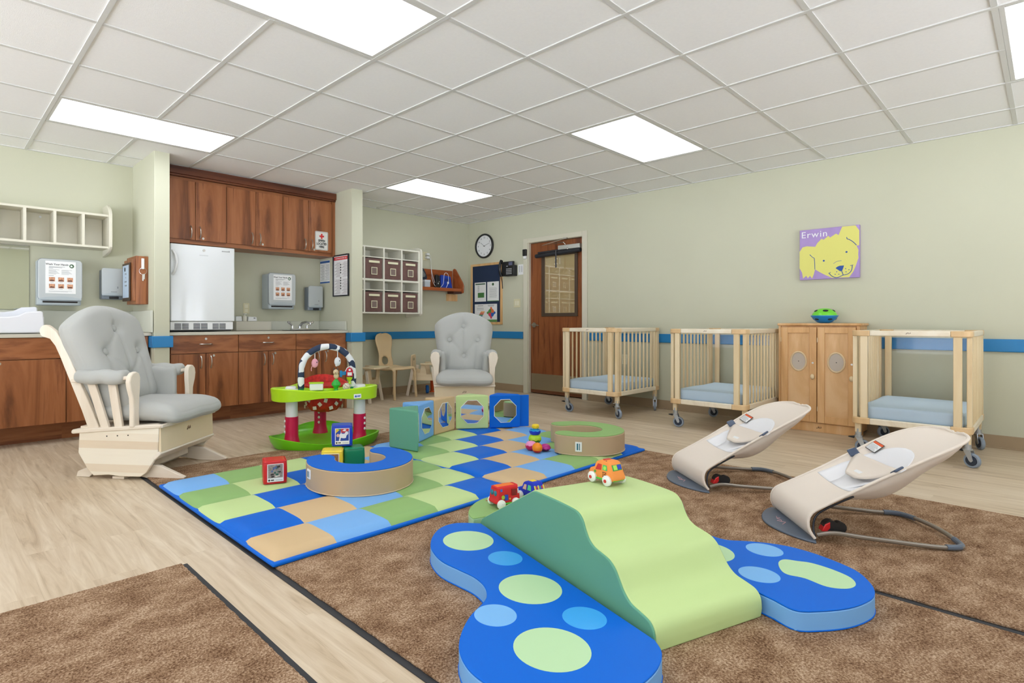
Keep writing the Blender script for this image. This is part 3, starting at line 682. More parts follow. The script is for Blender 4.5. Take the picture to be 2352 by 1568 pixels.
m = MB(); m.prism([(-.045, 0), (.045, 0), (.02, .17), (-.03, .185), (-.045, .17)], -.03, .02, 'xz'); m.build('device_body', black, t, bevel=.008)
m = MB(); m.cyl((-.01, -.033, .06), (-.01, -.028, .06), .01); m.cyl((.005, -.033, .085), (.005, -.028, .085), .005); m.build('buttons', grey_l, t)
t = thing('clear_storage_box', 'clear plastic box on the brown shelf beside the cubby end panel', 'box', (5.055, 5.93, 1.446))
m = MB(); m.box(-.05, .05, -.05, .05, 0, .075); m.build('box_body', mat('frosted_plastic', (196, 206, 214), .3), t, bevel=.005)
m = MB(); m.box(-.053, .053, -.053, .053, .072, .10); m.build('box_lid', mat('frosted_lid', (220, 228, 236), .25), t, bevel=.004)
t = thing('dark_cap', 'dark navy and grey rounded gadget above the clear box', 'gadget', (5.02, 5.95, 1.547))
m = MB(); m.prism([(-.05, 0), (.055, .01), (.07, .03), (.035, .11), (0, .16), (-.05, .165)], -.03, .03, 'xz'); m.build('shell', mat('navy_plastic', (34, 44, 62), .4), t, bevel=.012)
m = MB(); m.prism([(-.05, .03), (.02, .04), (.03, .07), (-.01, .12), (-.05, .13)], -.035, -.029, 'xz'); m.build('grey_face', mat('grey_face', (120, 126, 128), .5), t, bevel=.004)
# outlet with chargers and cables
t = thing('corner_outlet', 'ivory wall outlet plate above the brown shelf with chargers plugged in', 'outlet', (5.125, 6.02, 1.83))
m = MB(); m.box(-.038, .038, -.006, 0, 0, .118); m.build('plate', MC['ivory'], t, bevel=.003)
for k in range(2):
    c_ = thing('charger', ('upper' if k else 'lower')+' white charger plugged into the corner outlet', 'charger', (5.145, 6.013, 1.85+k*.045))
    m = MB(); m.box(-.02, .028, -.045, 0, 0, .034); m.build('charger_body', white_m, c_, bevel=.005)
    m = MB(); m.tube(catmull([(.028, -.035, .017), (.05, -.04, -.02), (.052, -.045, -.15), (.055+k*.01, -.07, -.30), (.085+k*.02, -.10, -.385+.0-k*.043), (.12+k*.02, -.11, -.395-k*.043)], 6, False), .0025, 6); m.build('cable', white_m, c_)
t = thing('charging_cable', 'white looped charging cable draped over the blue pouch', 'cable', (5.42, 5.89, 1.446))
m = MB(); m.tube(catmull([(-.135, -.02, .004), (-.09, -.022, .05), (-.065, -.012, .12), (-.055, -.01, .19), (-.02, -.008, .215), (.02, -.01, .19), (.025, -.012, .12), (.01, -.02, .07), (-.03, -.025, .004)], 8, False), .003, 6)
m.cbox((.012, -.016, .075), (.022, .014, .03)); m.build('looped_cable', white_m, t)
# clock
t = thing('wall_clock', 'round black rimmed wall clock with white dial', 'clock', (XB, 5.67, 2.073))
Mb = Matrix.Rotation(R(-90), 4, 'Y')
m = MB(); m.lathe([(.165, 0), (.178, .006), (.180, .022), (.172, .034), (.160, .034), (.154, .022), (.154, .005)], M=Mb, n=48); m.build('rim', black, t)
m = MB(); m.lathe([(.156, .004), (.156, .016), (.001, .016)], M=Mb, n=48); m.build('dial', mat('dial_white', (240, 242, 244), .6), t)
for h in range(1, 13):
    a = R(90-30*h); text(str(h), .034, inkd, t, onB(-.0168, -.122*math.cos(a), .122*math.sin(a)), 'numeral')
m = MB()
for h in range(60):
    a = R(6*h); rr = .146; m.box(-.0172, -.016, -.0008, .0008, rr, rr+.004, M=Matrix.Rotation(a, 4, 'X'))
m.build('minute_marks', inkd, t, smooth=None)
# clock angle measured clockwise seen from the room (towards -Y)
def cl(L, w_, deg, x):
    a = R(deg); d_ = Vector((0, -math.sin(a), math.cos(a))); m = MB(); m.bar(Vector((x, 0, 0))-d_*.02, Vector((x, 0, 0))+d_*L, w_*2, .001, (1, 0, 0)); return m.build('clock_hand', inkd, t, smooth=None)
cl(.085, .0035, 307, -.019); cl(.115, .0025, 72, -.021)
m = MB(); m.cyl((-.016, 0, 0), (-.024, 0, 0), .006); m.build('hub', inkd, t)
# bulletin board
t = thing('bulletin_board', 'wood framed navy bulletin board below the clock', 'bulletin board', (XB, 5.636, .93))
m = MB()
for q in ((-.312, .312, 0, .035), (-.312, .312, .855, .89), (-.312, -.277, .035, .855), (.277, .312, .035, .855)): m.box(-.02, 0, q[0], q[1], q[2], q[3])
m.build('frame', wood('oak_frame', [(206, 160, 104), (222, 180, 124), (228, 190, 138)], 'Z', 3, 8, .4), t, bevel=.003)
m = MB(); m.box(-.008, 0, -.277, .277, .035, .855); m.build('navy_panel', mat('navy_felt', (34, 50, 78), .9, bump=.2, bscale=400), t, smooth=None)
# papers pinned on it
px = XB-.0085
t = thing('pinned_sheet', 'sheet with dark heading and a green box, upper left on the board', 'paper', (px, 5.756, 1.264), 0, 'papers on the bulletin board')
m = MB(); m.box(-.0012, 0, -.115, .115, 0, .282); m.build('sheet', paper, t, smooth=None)
m = MB(); m.box(-.0022, -.0012, -.098, .098, .248, .266); m.build('heading', mat('heading_green', (70, 104, 84), .6), t, smooth=None)
m = MB(); m.box(-.0022, -.0012, -.078, .05, .058, .13); m.build('green_box', mat('box_green', (72, 124, 66), .6), t, smooth=None)
m = MB(); [m.box(-.0018, -.0012, .02, .055, .145+k*.012, .148+k*.012) for k in range(8)]; m.build('print_lines', ink, t, smooth=None)
t = thing('pinned_sheet', 'letter sheet with green round emblem, upper right on the board', 'paper', (px, 5.503, 1.264), 0, 'papers on the bulletin board')
m = MB(); m.box(-.0012, 0, -.113, .113, 0, .282); m.build('sheet', paper, t, smooth=None)
m = MB(); m.cyl((-.002, 0, .245), (-.0012, 0, .245), .02, n=20); m.build('emblem', MC['badge_green'], t)
m = MB(); m.box(-.0018, -.0012, -.111, .111, 0, .009); m.build('green_edge', mat('edge_green', (96, 146, 82), .6), t, smooth=None)
m = MB(); [m.box(-.0018, -.0012, -.07-.004*(k % 3), .07, .055+k*.015, .058+k*.015) for k in range(10)]; m.build('print_lines', ink, t, smooth=None)
t = thing('pinned_poster', 'wide poster with a four-colour wheel, bottom of the board', 'paper', (px, 5.647, .968), 0, 'papers on the bulletin board')
m = MB(); m.box(-.0012, 0, -.222, .222, 0, .258); m.build('sheet', paper, t, smooth=None)
m = MB(); m.box(-.0018, -.0012, -.222, .222, 0, .032); m.build('green_edge', MC['edge_green'], t, smooth=None)
cols = [('wheel_orange', (228, 116, 62)), ('wheel_blue', (38, 96, 178)), ('wheel_red', (214, 66, 92)), ('wheel_green', (84, 148, 80))]
for k, (nm, c_) in enumerate(cols):
    a0 = 90-90*k; m = MB(); P = [(-.108+.004*math.cos(R(a0-45))*-1, .13)]
    P = [(-.108-.062*math.cos(R(a0-90*i/10)), .13+.062*math.sin(R(a0-90*i/10))) for i in range(11)]+[(-.108, .13)]
    m.prism(P, -.0022, -.0012, 'yz'); aa = R(a0); m.cyl((-.0024, -.108-.068*math.cos(aa), .13+.068*math.sin(aa)), (-.0012, -.108-.068*math.cos(aa), .13+.068*math.sin(aa)), .018, n=16); m.build('wheel_piece', mat(nm, c_, .6), t, smooth=None)
for k, c_ in enumerate([(38, 96, 178), (84, 148, 80), (214, 82, 62), (236, 130, 74), (240, 176, 104)]):
    m = MB(); x = .10-.012*(k-1); m.box(-.002, -.0012, x-.045, x+.035, .075+k*.016, .089+k*.016); m.build('colour_bar', mat('bar%d' % k, c_, .6), t, smooth=None)
m = MB(); m.box(-.0018, -.0012, .05, .16, .232, .238); m.box(-.0018, -.0012, -.17, -.04, .236, .242); m.box(-.0018, -.0012, -.16, -.05, .224, .229); [m.box(-.0018, -.0012, .04, .18, .20-k*.014, .203-k*.014) for k in range(3)]; m.build('print_lines', ink, t, smooth=None)
# phone
t = thing('desk_phone', 'black corded desk phone mounted on the wall beside the board', 'phone', (XB, 5.145, 1.60))
MP = Matrix.Rotation(R(-16), 4, 'Y')
m = MB(); m.box(-.075, 0, -.09, .09, .0, .15); m.build('wall_bracket', black, t, bevel=.006)
m = MB(); m.box(-.10, -.075, -.105, .115, 0, .20); m.build('phone_body', black, t, bevel=.006)
m = MB(); m.box(-.103, -.10, -.085, -.02, .145, .19); m.build('screen', mat('lcd', (96, 100, 128), .3), t, smooth=None)
m = MB()
for r_ in range(4):
    for c_ in range(4): m.box(-.104, -.10, -.07+c_*.026, -.054+c_*.026, .025+r_*.022, .036+r_*.022)
m.box(-.104, -.1, .0, .02, .13, .14); m.build('keys', mat('key_grey', (190, 192, 196), .5), t, smooth=None)
m = MB(); m.tube([(-.125, .095, .0), (-.15, .095, .05), (-.158, .095, .11), (-.15, .095, .17), (-.12, .095, .215)], [.022, .018, .017, .019, .024], 12); m.build('handset', mat('gloss_black', (24, 24, 28), .25), t)
m = MB(); m.tube(catmull([(-.12, .10, 0), (-.10, .115, -.03), (-.09, .11, -.08), (-.085, .105, -.17)], 6, False), .006, 8); m.build('cord', black, t)
t = thing('phone_list', 'small white card with two columns of dark marks beside the phone', 'notice', (XB, 4.988, 1.615))
m = MB(); m.box(-.0015, 0, -.052, .052, 0, .14); m.build('card', paper, t, smooth=None)
m = MB(); [m.box(-.0022, -.0015, y, y+.009, .035+k*.011, .042+k*.011) for k in range(8) for y in (-.018, .018)]; m.build('marks', inkd, t, smooth=None)
t = thing('light_switch', 'ivory double light switch plate beside the door frame', 'switch', (XB, 5.057, 1.165))
m = MB(); m.box(-.006, 0, -.058, .058, 0, .118); m.build('plate', MC['ivory'], t, bevel=.003)
m = MB(); m.box(-.010, -.006, -.035, -.005, .028, .09); m.box(-.010, -.006, .005, .035, .028, .09); m.build('rockers', MC['ivory_light'], t, bevel=.002)
t = thing('low_wall_outlet', 'small wall outlet behind the slats of the crib by the door', 'outlet', (XB, 3.42, .47))
m = MB(); m.box(-.006, 0, -.035, .035, 0, .115); m.build('plate', MC['ivory_light'], t, bevel=.003)
m = MB(); m.box(-.009, -.006, -.018, .018, .015, .05); m.box(-.009, -.006, -.018, .018, .065, .10); m.build('sockets', MC['ivory'], t, bevel=.002)
# puppy canvas
t = thing('puppy_canvas', 'square canvas painting of a yellow puppy on purple, lettered Erwin', 'painting', (XB, 0, 0))
m = MB(); m.box(-.038, 0, 1.148, 1.607, 1.352, 1.812); m.build('canvas', mat('purple_paint', (172, 146, 204), .6, var=.07, vscale=10), t, bevel=.003)
def art(name, pts, m_, x=-.0392, th=.0008):
    m = MB(); m.prism(pts, x, x+th, 'yz'); return m.build(name, m_, t, smooth=None)
yel = mat('yellow_paint', (226, 222, 120), .6); nav = mat('blue_paint', (34, 80, 160), .6); wp = mat('white_paint', (240, 240, 244), .6)
head = [(1.607, 1.614), (1.583, 1.654), (1.549, 1.661), (1.481, 1.650), (1.464, 1.683), (1.431, 1.718), (1.416, 1.707), (1.378, 1.739), (1.366, 1.722), (1.321, 1.752), (1.301, 1.737), (1.285, 1.78), (1.274, 1.809), (1.176, 1.808), (1.149, 1.761), (1.149, 1.632), (1.169, 1.63), (1.155, 1.591), (1.157, 1.55), (1.155, 1.522), (1.173, 1.459), (1.192, 1.405), (1.223, 1.357), (1.35, 1.358), (1.406, 1.39), (1.431, 1.406), (1.483, 1.443), (1.494, 1.395), (1.506, 1.362), (1.523, 1.387), (1.54, 1.367), (1.553, 1.389), (1.579, 1.366), (1.587, 1.421), (1.607, 1.461)]
art('puppy_face', head[::-1], yel)
for y, z in ((1.242, 1.581), (1.414, 1.517)): art('painted_eye', disc(y, z, .008), nav, -.040)
m = MB()
for y, z in ((1.248, 1.434), (1.224, 1.423), (1.245, 1.406), (1.315, 1.411), (1.327, 1.389), (1.299, 1.388)): m.prism(disc(y, z, .004, 12), -.040, -.0392, 'yz')
m.build('whisker_dots', nav, t, smooth=None)
art('painted_nose', [(1.324, 1.444), (1.31, 1.456), (1.293, 1.463), (1.26, 1.463), (1.268, 1.435), (1.276, 1.412), (1.292, 1.416)], nav, -.040)
def stroke(name, pts, r, m_=nav):
    m = MB(); P = catmull(pts, 6, False); m.tube([(-.0395, y, z) for y, z in P], r, 6); return m.build(name, m_, t)
stroke('mouth_line', [(1.276, 1.412), (1.266, 1.377)], .003); stroke('mouth', [(1.375, 1.404), (1.35, 1.374), (1.313, 1.359), (1.27, 1.377), (1.231, 1.387), (1.206, 1.415), (1.199, 1.459)], .003)
stroke('mouth_corner', [(1.377, 1.400), (1.36, 1.410)], .002); stroke('mouth_corner', [(1.215, 1.459), (1.192, 1.463)], .002)
stroke('brow_line', [(1.34, 1.485), (1.313, 1.503), (1.279, 1.507)], .0015)
stroke('ear_line', [(1.241, 1.712), (1.236, 1.695), (1.223, 1.690), (1.192, 1.664), (1.169, 1.634)], .0028); stroke('ear_line', [(1.525, 1.582), (1.502, 1.556), (1.489, 1.545), (1.485, 1.501), (1.483, 1.443)], .0025)
text('Erwin', .082, wp, t, onB(-.0392, 1.595, 1.762), 'lettering', 'LEFT', ext=.0008, space=1.12)
# ================================================================ CRIBS, CABINET, BALL
corner_w = wood('corner_maple', [(214, 178, 128), (226, 192, 144), (232, 202, 158)], 'Z', 3, 6, .4, 1)
slat_w = wood('slat_maple', [(222, 196, 152), (232, 210, 168), (238, 220, 184)], 'Z', 3, 8, .4, 1)
plexi = clear('plexiglass', (1, 1, 1), -.28)
matt = mat('blue_sheet', (208, 230, 250), .8, bump=.15, bscale=60)
tyre = mat('grey_tyre', (140, 152, 166), .5); hubm = mat('dark_wheel', (40, 52, 70), .4); forkm = mat('zinc_fork', (188, 194, 200), .3, .7)
CW, CL = .66, .93       # along Y, along X
def make_crib(label, cx, cy):
    t = thing('crib', label, 'crib', (cx, cy, 0), 0, 'wooden cribs along the right wall')
    hx, hy = CL/2, CW/2
    for z0, z1, nm in ((.862, .90, 'top_rail'), (.222, .265, 'base_rail')):
        m = MB()
        for s in (-1, 1):
            m.box(-hx+.11, hx-.11, s*hy-(.034 if s > 0 else 0), s*hy+(.034 if s < 0 else 0), z0, z1)
            m.box(s*hx-(.034 if s > 0 else 0), s*hx+(.034 if s < 0 else 0), -hy+.11, hy-.11, z0, z1)
        m.build(nm, maple, t, bevel=.006)
        for sx in (-1, 1):
            for sy in (-1, 1):
                m = MB(); r = .045; O = [(hx, hy-.11), ] ; P = [(hx, hy-.11)]
                P += [(hx-r+r*math.cos(R(a)), hy-r+r*math.sin(R(a))) for a in range(0, 91, 15)] + [(hx-.11, hy), (hx-.11, hy-.036), (hx-.045, hy-.036), (hx-.036, hy-.045), (hx-.036, hy-.11)]
                P = [(x*sx, y*sy) for x, y in P]
                m.prism(P, z0-.001, z1+.001); m.build('rail_corner', corner_w, t, bevel=.005)
    for sx in (-1, 1):
        for sy in (-1, 1):
            m = MB(); m.box(sx*(hx-.006)-(.028 if sx > 0 else 0), sx*(hx-.006)+(.028 if sx < 0 else 0), sy*(hy-.075)-.022, sy*(hy-.075)+.022, .265, .862); m.build('post', slat_w, t, bevel=.003)
            m = MB(); m.box(sx*(hx-.055)-.024, sx*(hx-.055)+.024, sy*(hy-.004)-(.028 if sy > 0 else 0), sy*(hy-.004)+(.028 if sy < 0 else 0), .265, .862); m.build('post', slat_w, t, bevel=.003)
            m = MB(); lx, ly = sx*(hx-.075), sy*(hy-.03); m.box(lx-.018, lx+.018, ly-.018, ly+.018, .15, .222); m.build('leg', slat_w, t, bevel=.003)
            c = bpy.data.objects.new('caster', None); C.objects.link(c); c.parent = t; c.location = (lx, ly, 0)
            a = {(-1, -1): 25, (-1, 1): 60, (1, -1): -10, (1, 1): 100}[(sx, sy)]; c.rotation_euler = (0, 0, R(a+cx*40))
            m = MB(); m.cyl((0, 0, .125), (0, 0, .175), .019, n=18); m.cyl((0, 0, .115), (0, 0, .125), .025, n=18)
            for s in (-1, 1): m.prism([(-.02, .118), (.022, .118), (.04, .05), (.028, .038), (.018, .045)], s*.017-.002, s*.017+.002, 'xz')
            m.box(-.02, .022, -.019, .019, .112, .118); m.tube([(-.01, -.019, .15), (-.01, -.04, .15)], .004); m.build('fork', forkm, c)
            m = MB(); m.cyl((.026, -.013, .048), (.026, .013, .048), .032, n=24); m.build('wheel_hub', hubm, c)
            m = MB(); rg = []
            for r_, y in ((.034, -.012), (.044, -.012), (.048, -.006), (.048, .006), (.044, .012), (.034, .012)):
                rg.append([Vector((.026+r_*math.cos(2*PI*k/28), y, .048+r_*math.sin(2*PI*k/28))) for k in range(28)])
            m.ring_loft(rg, closed=True); m.build('tyre', tyre, c)
            m = MB(); m.prism([(-.025, .10), (-.06, .106), (-.062, .112), (-.02, .118)], -.014, .014, 'xz'); m.build('brake_pedal', black, c, bevel=.002)
    for sy in (-1, 1):
        for k in range(10):
            x = -hx+.115+k*(CL-.23)/9; m = MB(); m.cyl((x, sy*(hy-.017), .262), (x, sy*(hy-.017), .866), .0095, n=10, cap=False); m.build('slat', slat_w, t)
    for sx in (-1, 1):
        m = MB(); m.box(sx*(hx-.018)-.0025, sx*(hx-.018)+.0025, -hy+.097, hy-.097, .262, .866); m.build('clear_panel', plexi, t, smooth=None)
    m = MB(); m.box(-hx+.035, hx-.035, -hy+.035, hy-.035, .235, .245); m.build('base_board', maple, t, smooth=None)
    m = MB()
    for a, b_, c_, d_ in ((0, .0, .004, .012), (.005, .004, .010, .014), (.012, 0, .016, .011), (.018, .003, .024, .012), (-.004, -.002, -.001, .006)): m.prism([(-(a-.01), .878+b_), (-(c_-.01), .878+b_+.002), (-(c_-.012), .878+d_)], -hx-.0012, -hx+.002, 'yz')
    m.build('carved_mark', mat('burnt_mark', (96, 66, 44), .7), t, smooth=None)
    return t
def make_mattress(label, cx, cy):
    t = thing('crib_mattress', label, 'mattress', (cx, cy, .246), 0, 'blue crib mattresses')
    m = MB(); m.soft((0, 0, .055), (CL-.10, CW-.085, .11), .03, 14, fn=lambda p: Vector((p.x, p.y, p.z+.003*math.sin(p.x*9+cy*3)*math.sin(p.y*8) if p.z > 0 else p.z)))
    m.build('fitted_sheet', matt, t)
    return t
CX_ = 4.98+CL/2
cribs = [(3.275, 'light wooden crib on casters in front of the door'), (2.075, 'middle wooden crib on casters, left of the maple cabinet'), (.683, 'wooden crib on casters with open clear front, right of the maple cabinet')]
c0 = make_crib(cribs[0][1], CX_, cribs[0][0]); m0 = make_mattress('pale blue crib mattress in the crib by the door', CX_, cribs[0][0])
for k, (y, lb) in enumerate(cribs[1:]):
    copy_tree(c0, loc=(CX_, y, 0), label=lb)
    copy_tree(m0, loc=(CX_, y, .246), label=['pale blue crib mattress in the middle crib', 'pale blue crib mattress in the crib right of the maple cabinet'][k])
# maple cabinet
t = thing('storage_cabinet', 'honey maple two-door cabinet with round portholes between the cribs', 'cabinet', (5.83, 1.405, 0))
m = MB(); m.box(-.12, .135, -.308, .303, .03, .93); m.box(-.135, -.02, -.31, -.285, 0, .93); m.box(-.135, -.02, .285, .305, 0, .93); m.build('carcass', alder, t, bevel=.003)
m = MB(); m.box(-.15, .14, -.32, .312, .93, .952); m.build('top', alder, t, bevel=.008, seg=3)
m = MB(); m.box(-.125, -.10, -.285, .285, .0, .075); m.build('plinth', alder, t, bevel=.002)
m = MB()
for a, b_, c_, d_ in ((0, .0, .005, .022), (.006, .004, .013, .026), (.015, 0, .020, .020), (.023, .004, .03, .024), (-.008, -.002, -.003, .012)): m.prism([(-(a-.0), .03+b_), (-(c_), .03+b_+.003), (-(c_-.004), .03+d_)], -.1262, -.125, 'yz')
m.build('carved_mark', MC['burnt_mark'], t, smooth=None)
for s in (1, -1):
    cy = s*.1425; d_ = bpy.data.objects.new('door', None); C.objects.link(d_); d_.parent = t; d_.location = (-.135, cy, .085)
    hw_ = .1395
    m = MB(); m.box(-.012, .010, -hw_, -hw_+.055, 0, .832); m.box(-.012, .010, hw_-.055, hw_, 0, .832); m.box(-.012, .010, -hw_+.055, hw_-.055, 0, .062); m.box(-.012, .010, -hw_+.055, hw_-.055, .78, .832); m.build('door_frame', alder, d_, bevel=.003)
    m = MB(); m.box(-.002, .006, -hw_+.05, hw_-.05, .055, .785); m.build('door_panel', wood('alder_panel', [(210, 164, 110), (226, 182, 130), (238, 200, 152)], 'Z', 2.5, 4, .4, 3), d_, smooth=None)
    m = MB(); rg = []; cc = (.0, .53)
    m.tube([(-.006, cc[0]+.060*math.cos(2*PI*k/32), cc[1]+.083*math.sin(2*PI*k/32)) for k in range(32)], .007, 8, closed=True); m.build('porthole_ring', birch, d_)
    m = MB(); m.prism(disc(cc[0], cc[1], .06, 32, .08), -.004, -.001, 'yz'); m.build('porthole', mat('porthole_grey', (196, 184, 170), .4), d_)
    m = MB(); m.cyl((-.006, cc[0], cc[1]), (-.004, cc[0], cc[1]), .004, n=10); m.build('porthole_pin', dark, d_)
    ky = -hw_+.028
    m = MB(); m.ball((-.026, ky, .40), (.012, .017, .024), 16); m.cyl((-.02, ky, .40), (-.01, ky, .40), .008); m.build('knob', birch, d_)
    m = MB(); m.cyl((-.014, ky, .52), (-.011, ky, .52), .008, n=14); m.build('keyhole', nickel, d_)
    m = MB(); m.box(-.014, .0, hw_-.004, hw_+.002, .70, .74); m.box(-.014, 0, hw_-.004, hw_+.002, .10, .14); m.build('hinge', birch, d_)
# toy ball on the cabinet
t = thing('toy_disc_ball', 'green and blue plastic saucer-shaped ball toy on the maple cabinet', 'toy', (5.82, 1.38, .9525))
m = MB(); m.lathe([(.03, 0), (.055, .008), (.085, .035), (.098, .055), (.104, .062), (.104, .068), (.07, .068)], n=36); m.build('lower_shell', mat('toy_blue', (22, 136, 214), .3), t)
m = MB(); m.lathe([(.095, .068), (.09, .085), (.07, .112), (.04, .128), (.001, .132)], n=36); m.build('upper_shell', mat('toy_green', (120, 222, 60), .3), t)
m = MB()
for k in range(5):
    a = R(72*k+200); c_ = Vector((.070*math.cos(a), .070*math.sin(a), .110)); Mx = Matrix.Rotation(a, 4, 'Z') @ Matrix.Rotation(R(38), 4, 'Y')
    m.ball(c_, (.014, .022, .004), 12, Mx)
    c_ = Vector((.083*math.cos(a+.4), .083*math.sin(a+.4), .034)); Mx = Matrix.Rotation(a+.4, 4, 'Z') @ Matrix.Rotation(R(140), 4, 'Y')
    m.ball(c_, (.012, .02, .004), 12, Mx)
m.build('openings', mat('toy_hole', (30, 44, 50), .6), t)
# ================================================================ GLIDER CHAIRS
cush = mat('grey_cushion', (184, 186, 182), .85, bump=.25, bscale=35, sheen=.15)
pine = wood('glider_wood', [(226, 210, 188), (236, 224, 206), (242, 233, 218)], 'X', 2.5, 9, .4, 1)
pine_z = wood('glider_wood_up', [(228, 213, 192), (238, 226, 208), (243, 235, 220)], 'Z', 2.5, 9, .4, 1)
striped = bpy.data.materials.new('laminated_maple'); striped.use_nodes = True; nt = striped.node_tree; b = nt.nodes['Principled BSDF']; b.inputs['Roughness'].default_value = .4
tc = nt.nodes.new('ShaderNodeTexCoord'); sp_ = nt.nodes.new('ShaderNodeSeparateXYZ'); nt.links.new(tc.outputs['Object'], sp_.inputs[0])
mu = nt.nodes.new('ShaderNodeMath'); mu.operation = 'MULTIPLY'; mu.inputs[1].default_value = 21; fl_ = nt.nodes.new('ShaderNodeMath'); fl_.operation = 'FLOOR'; wnz = nt.nodes.new('ShaderNodeTexWhiteNoise'); wnz.noise_dimensions = '1D'
nt.links.new(sp_.outputs['Z'], mu.inputs[0]); nt.links.new(mu.outputs[0], fl_.inputs[0]); nt.links.new(fl_.outputs[0], wnz.inputs['W'])
mp = nt.nodes.new('ShaderNodeMapping'); mp.inputs['Scale'].default_value = (1, 1, 12); nt.links.new(tc.outputs['Object'], mp.inputs['Vector']); nz = nt.nodes.new('ShaderNodeTexNoise'); nz.inputs['Scale'].default_value = 4; nz.inputs['Detail'].default_value = 5; nt.links.new(mp.outputs['Vector'], nz.inputs['Vector'])
ma = nt.nodes.new('ShaderNodeMath'); ma.operation = 'MULTIPLY_ADD'; ma.inputs[1].default_value = .35; nt.links.new(nz.outputs['Fac'], ma.inputs[0]); nt.links.new(wnz.outputs['Value'], ma.inputs[2])
cr = nt.nodes.new('ShaderNodeValToRGB'); cr.color_ramp.elements[0].color = lin((226, 206, 178)); cr.color_ramp.elements[1].color = lin((244, 236, 218)); nt.links.new(ma.outputs[0], cr.inputs['Fac']); nt.links.new(cr.outputs['Color'], b.inputs['Base Color'])
def make_glider(label, loc, rz):
    t = thing('glider_chair', label, 'chair', loc, R(rz), 'grey cushioned glider chairs')
    W = .30
    for s in (-1, 1):
        # runner
        m = MB(); P = [(-.31, 0), (-.22, 0), (-.20, .018), (.10, .018), (.20, 0), (.40, 0), (.41, .02), (.25, .085), (.12, .10), (-.16, .09), (-.30, .035)]
        y = s*.245; m.prism(P, y-.014, y+.014, 'xz'); m.build('runner', pine, t, bevel=.004)
        # side skirt
        y = s*(W-.012); P = [(-.255, .292), (-.262, .16), (-.20, .06), (-.16, .022), (-.06, .030), (.02, .022), (.15, .024), (.19, .05), (.262, .16), (.27, .325)]
        m = MB(); m.prism(P, y-.010, y+.010, 'xz'); m.build('side_skirt', striped, t, bevel=.004)
        m = MB()
        for x in (-.07, .0, .07): m.cyl((x, y+s*.0115, .27+.06*x), (x, y+s*.009, .27+.06*x), .004, n=8)
        m.build('screw', dark, t)
        # top side rail
        m = MB(); ya, yb = sorted((s*(W-.065), s*(W+.005))); m.prism([(-.305, .282), (-.30, .275), (.27, .322), (.29, .325), (.29, .345), (.26, .345), (-.295, .302), (-.305, .295)], ya, yb, 'xz')
        m.build('side_rail', pine, t, bevel=.006)
        # rear post, curled at the top
        c = [(-.165, .30, .036), (-.22, .43, .032), (-.28, .56, .030), (-.335, .68, .029), (-.37, .76, .029), (-.405, .83, .029), (-.445, .88, .031), (-.49, .91, .036)]
        A = []; B = []
        for i, (x, z, w_) in enumerate(c):
            x0, z0, _ = c[max(i-1, 0)]; x1, z1, _ = c[min(i+1, len(c)-1)]; d_ = Vector((x1-x0, z1-z0)).normalized(); A.append((x+d_.y*w_, z-d_.x*w_)); B.append((x-d_.y*w_, z+d_.x*w_))
        ec = (-.497, .905); end = [(ec[0]+.040*math.cos(R(a)), ec[1]+.040*math.sin(R(a))) for a in range(56, 240, 20)]
        y = s*.272; m = MB(); m.prism(A[:-1]+end+B[:-1][::-1], y-.014, y+.014, 'xz')
        m.build('back_post', pine_z, t, bevel=.004)
        # arm: rail, front post, slats
        m = MB(); m.bar((-.30, s*.29, .60), (.10, s*.29, .625), .055, .022); m.build('arm_rail', pine, t, bevel=.005)
        m = MB(); P = [(-.028, .325), (.028, .325), (.026, .42), (.030, .50), (.052, .56), (.060, .60), (.052, .635), (.030, .655), (0, .66), (-.026, .648), (-.036, .62), (-.034, .56), (-.028, .50), (-.026, .42)]
        m.prism([(s*(.285+a*1.0), z) for a, z in P], .085, .117, 'yz'); m.build('front_post', pine_z, t, bevel=.006)
        for xa, xb in ((-.085, -.185), (.005, -.045)):
            m = MB(); m.bar((xa, s*.285, .31), (xb, s*.285, .60), .020, .052); m.build('arm_slat', pine_z, t, bevel=.003)
    m = MB(); m.box(.255, .295, -W+.0, W, .322, .345); m.build('front_rail', pine, t, bevel=.006)
    m = MB(); m.bar((.268, 0, .322), (.272, 0, .175), .58, .016); m.build('front_panel', mat('clear_maple', (236, 218, 184), .45, var=.03, vscale=5), t, bevel=.002)
    m = MB(); m.bar((.278, 0, .175), (.235, 0, .135), .60, .022); m.build('front_slat', pine, t, bevel=.004)
    m = MB()
    for a, b_, c_, d_ in ((0, .0, .005, .022), (.008, .004, .014, .026), (.017, 0, .021, .020), (.025, .004, .032, .024), (-.008, -.002, -.003, .012)): m.prism([((a-.012), .262+b_), ((c_-.012), .262+b_+.003), ((c_-.016), .262+d_)], .2775, .2795, 'yz')
    m.build('carved_mark', MC['burnt_mark'], t, smooth=None)
    m = MB(); m.box(-.13, .14, -.215, .215, .05, .15); m.build('base_box', pine, t, bevel=.004)
    m = MB(); m.box(-.05, .03, -.28, .28, 0, .018) ; m.build('cross_foot', pine, t, bevel=.004)
    m = MB(); m.box(-.26, .26, -W+.02, W-.02, .30, .32); m.build('seat_board', pine, t, smooth=None)
    # seat cushion
    def fs(p):
        k = 1+.06*(p.x > .1)*min(1, (p.x-.1)/.1) if p.x > .1 else 1
        edge = (1-(abs(p.x)/.30)**4)*(1-(abs(p.y)/.29)**4)
        q = Vector((p.x, p.y*k, p.z*(.62+.38*max(0, edge)**.5)))
        if p.x > .12: q.z -= .03*((p.x-.12)/.2)**2
        q.z += .003*math.sin(p.y*24+p.x*5)
        return q
    m = MB(); m.soft((.06, 0, .405), (.62, .53, .125), .055, 22, fn=fs); m.build('seat_cushion', cush, t)
    # back cushion
    L = .70; bx, bz = -.115, .42; tl = R(21)
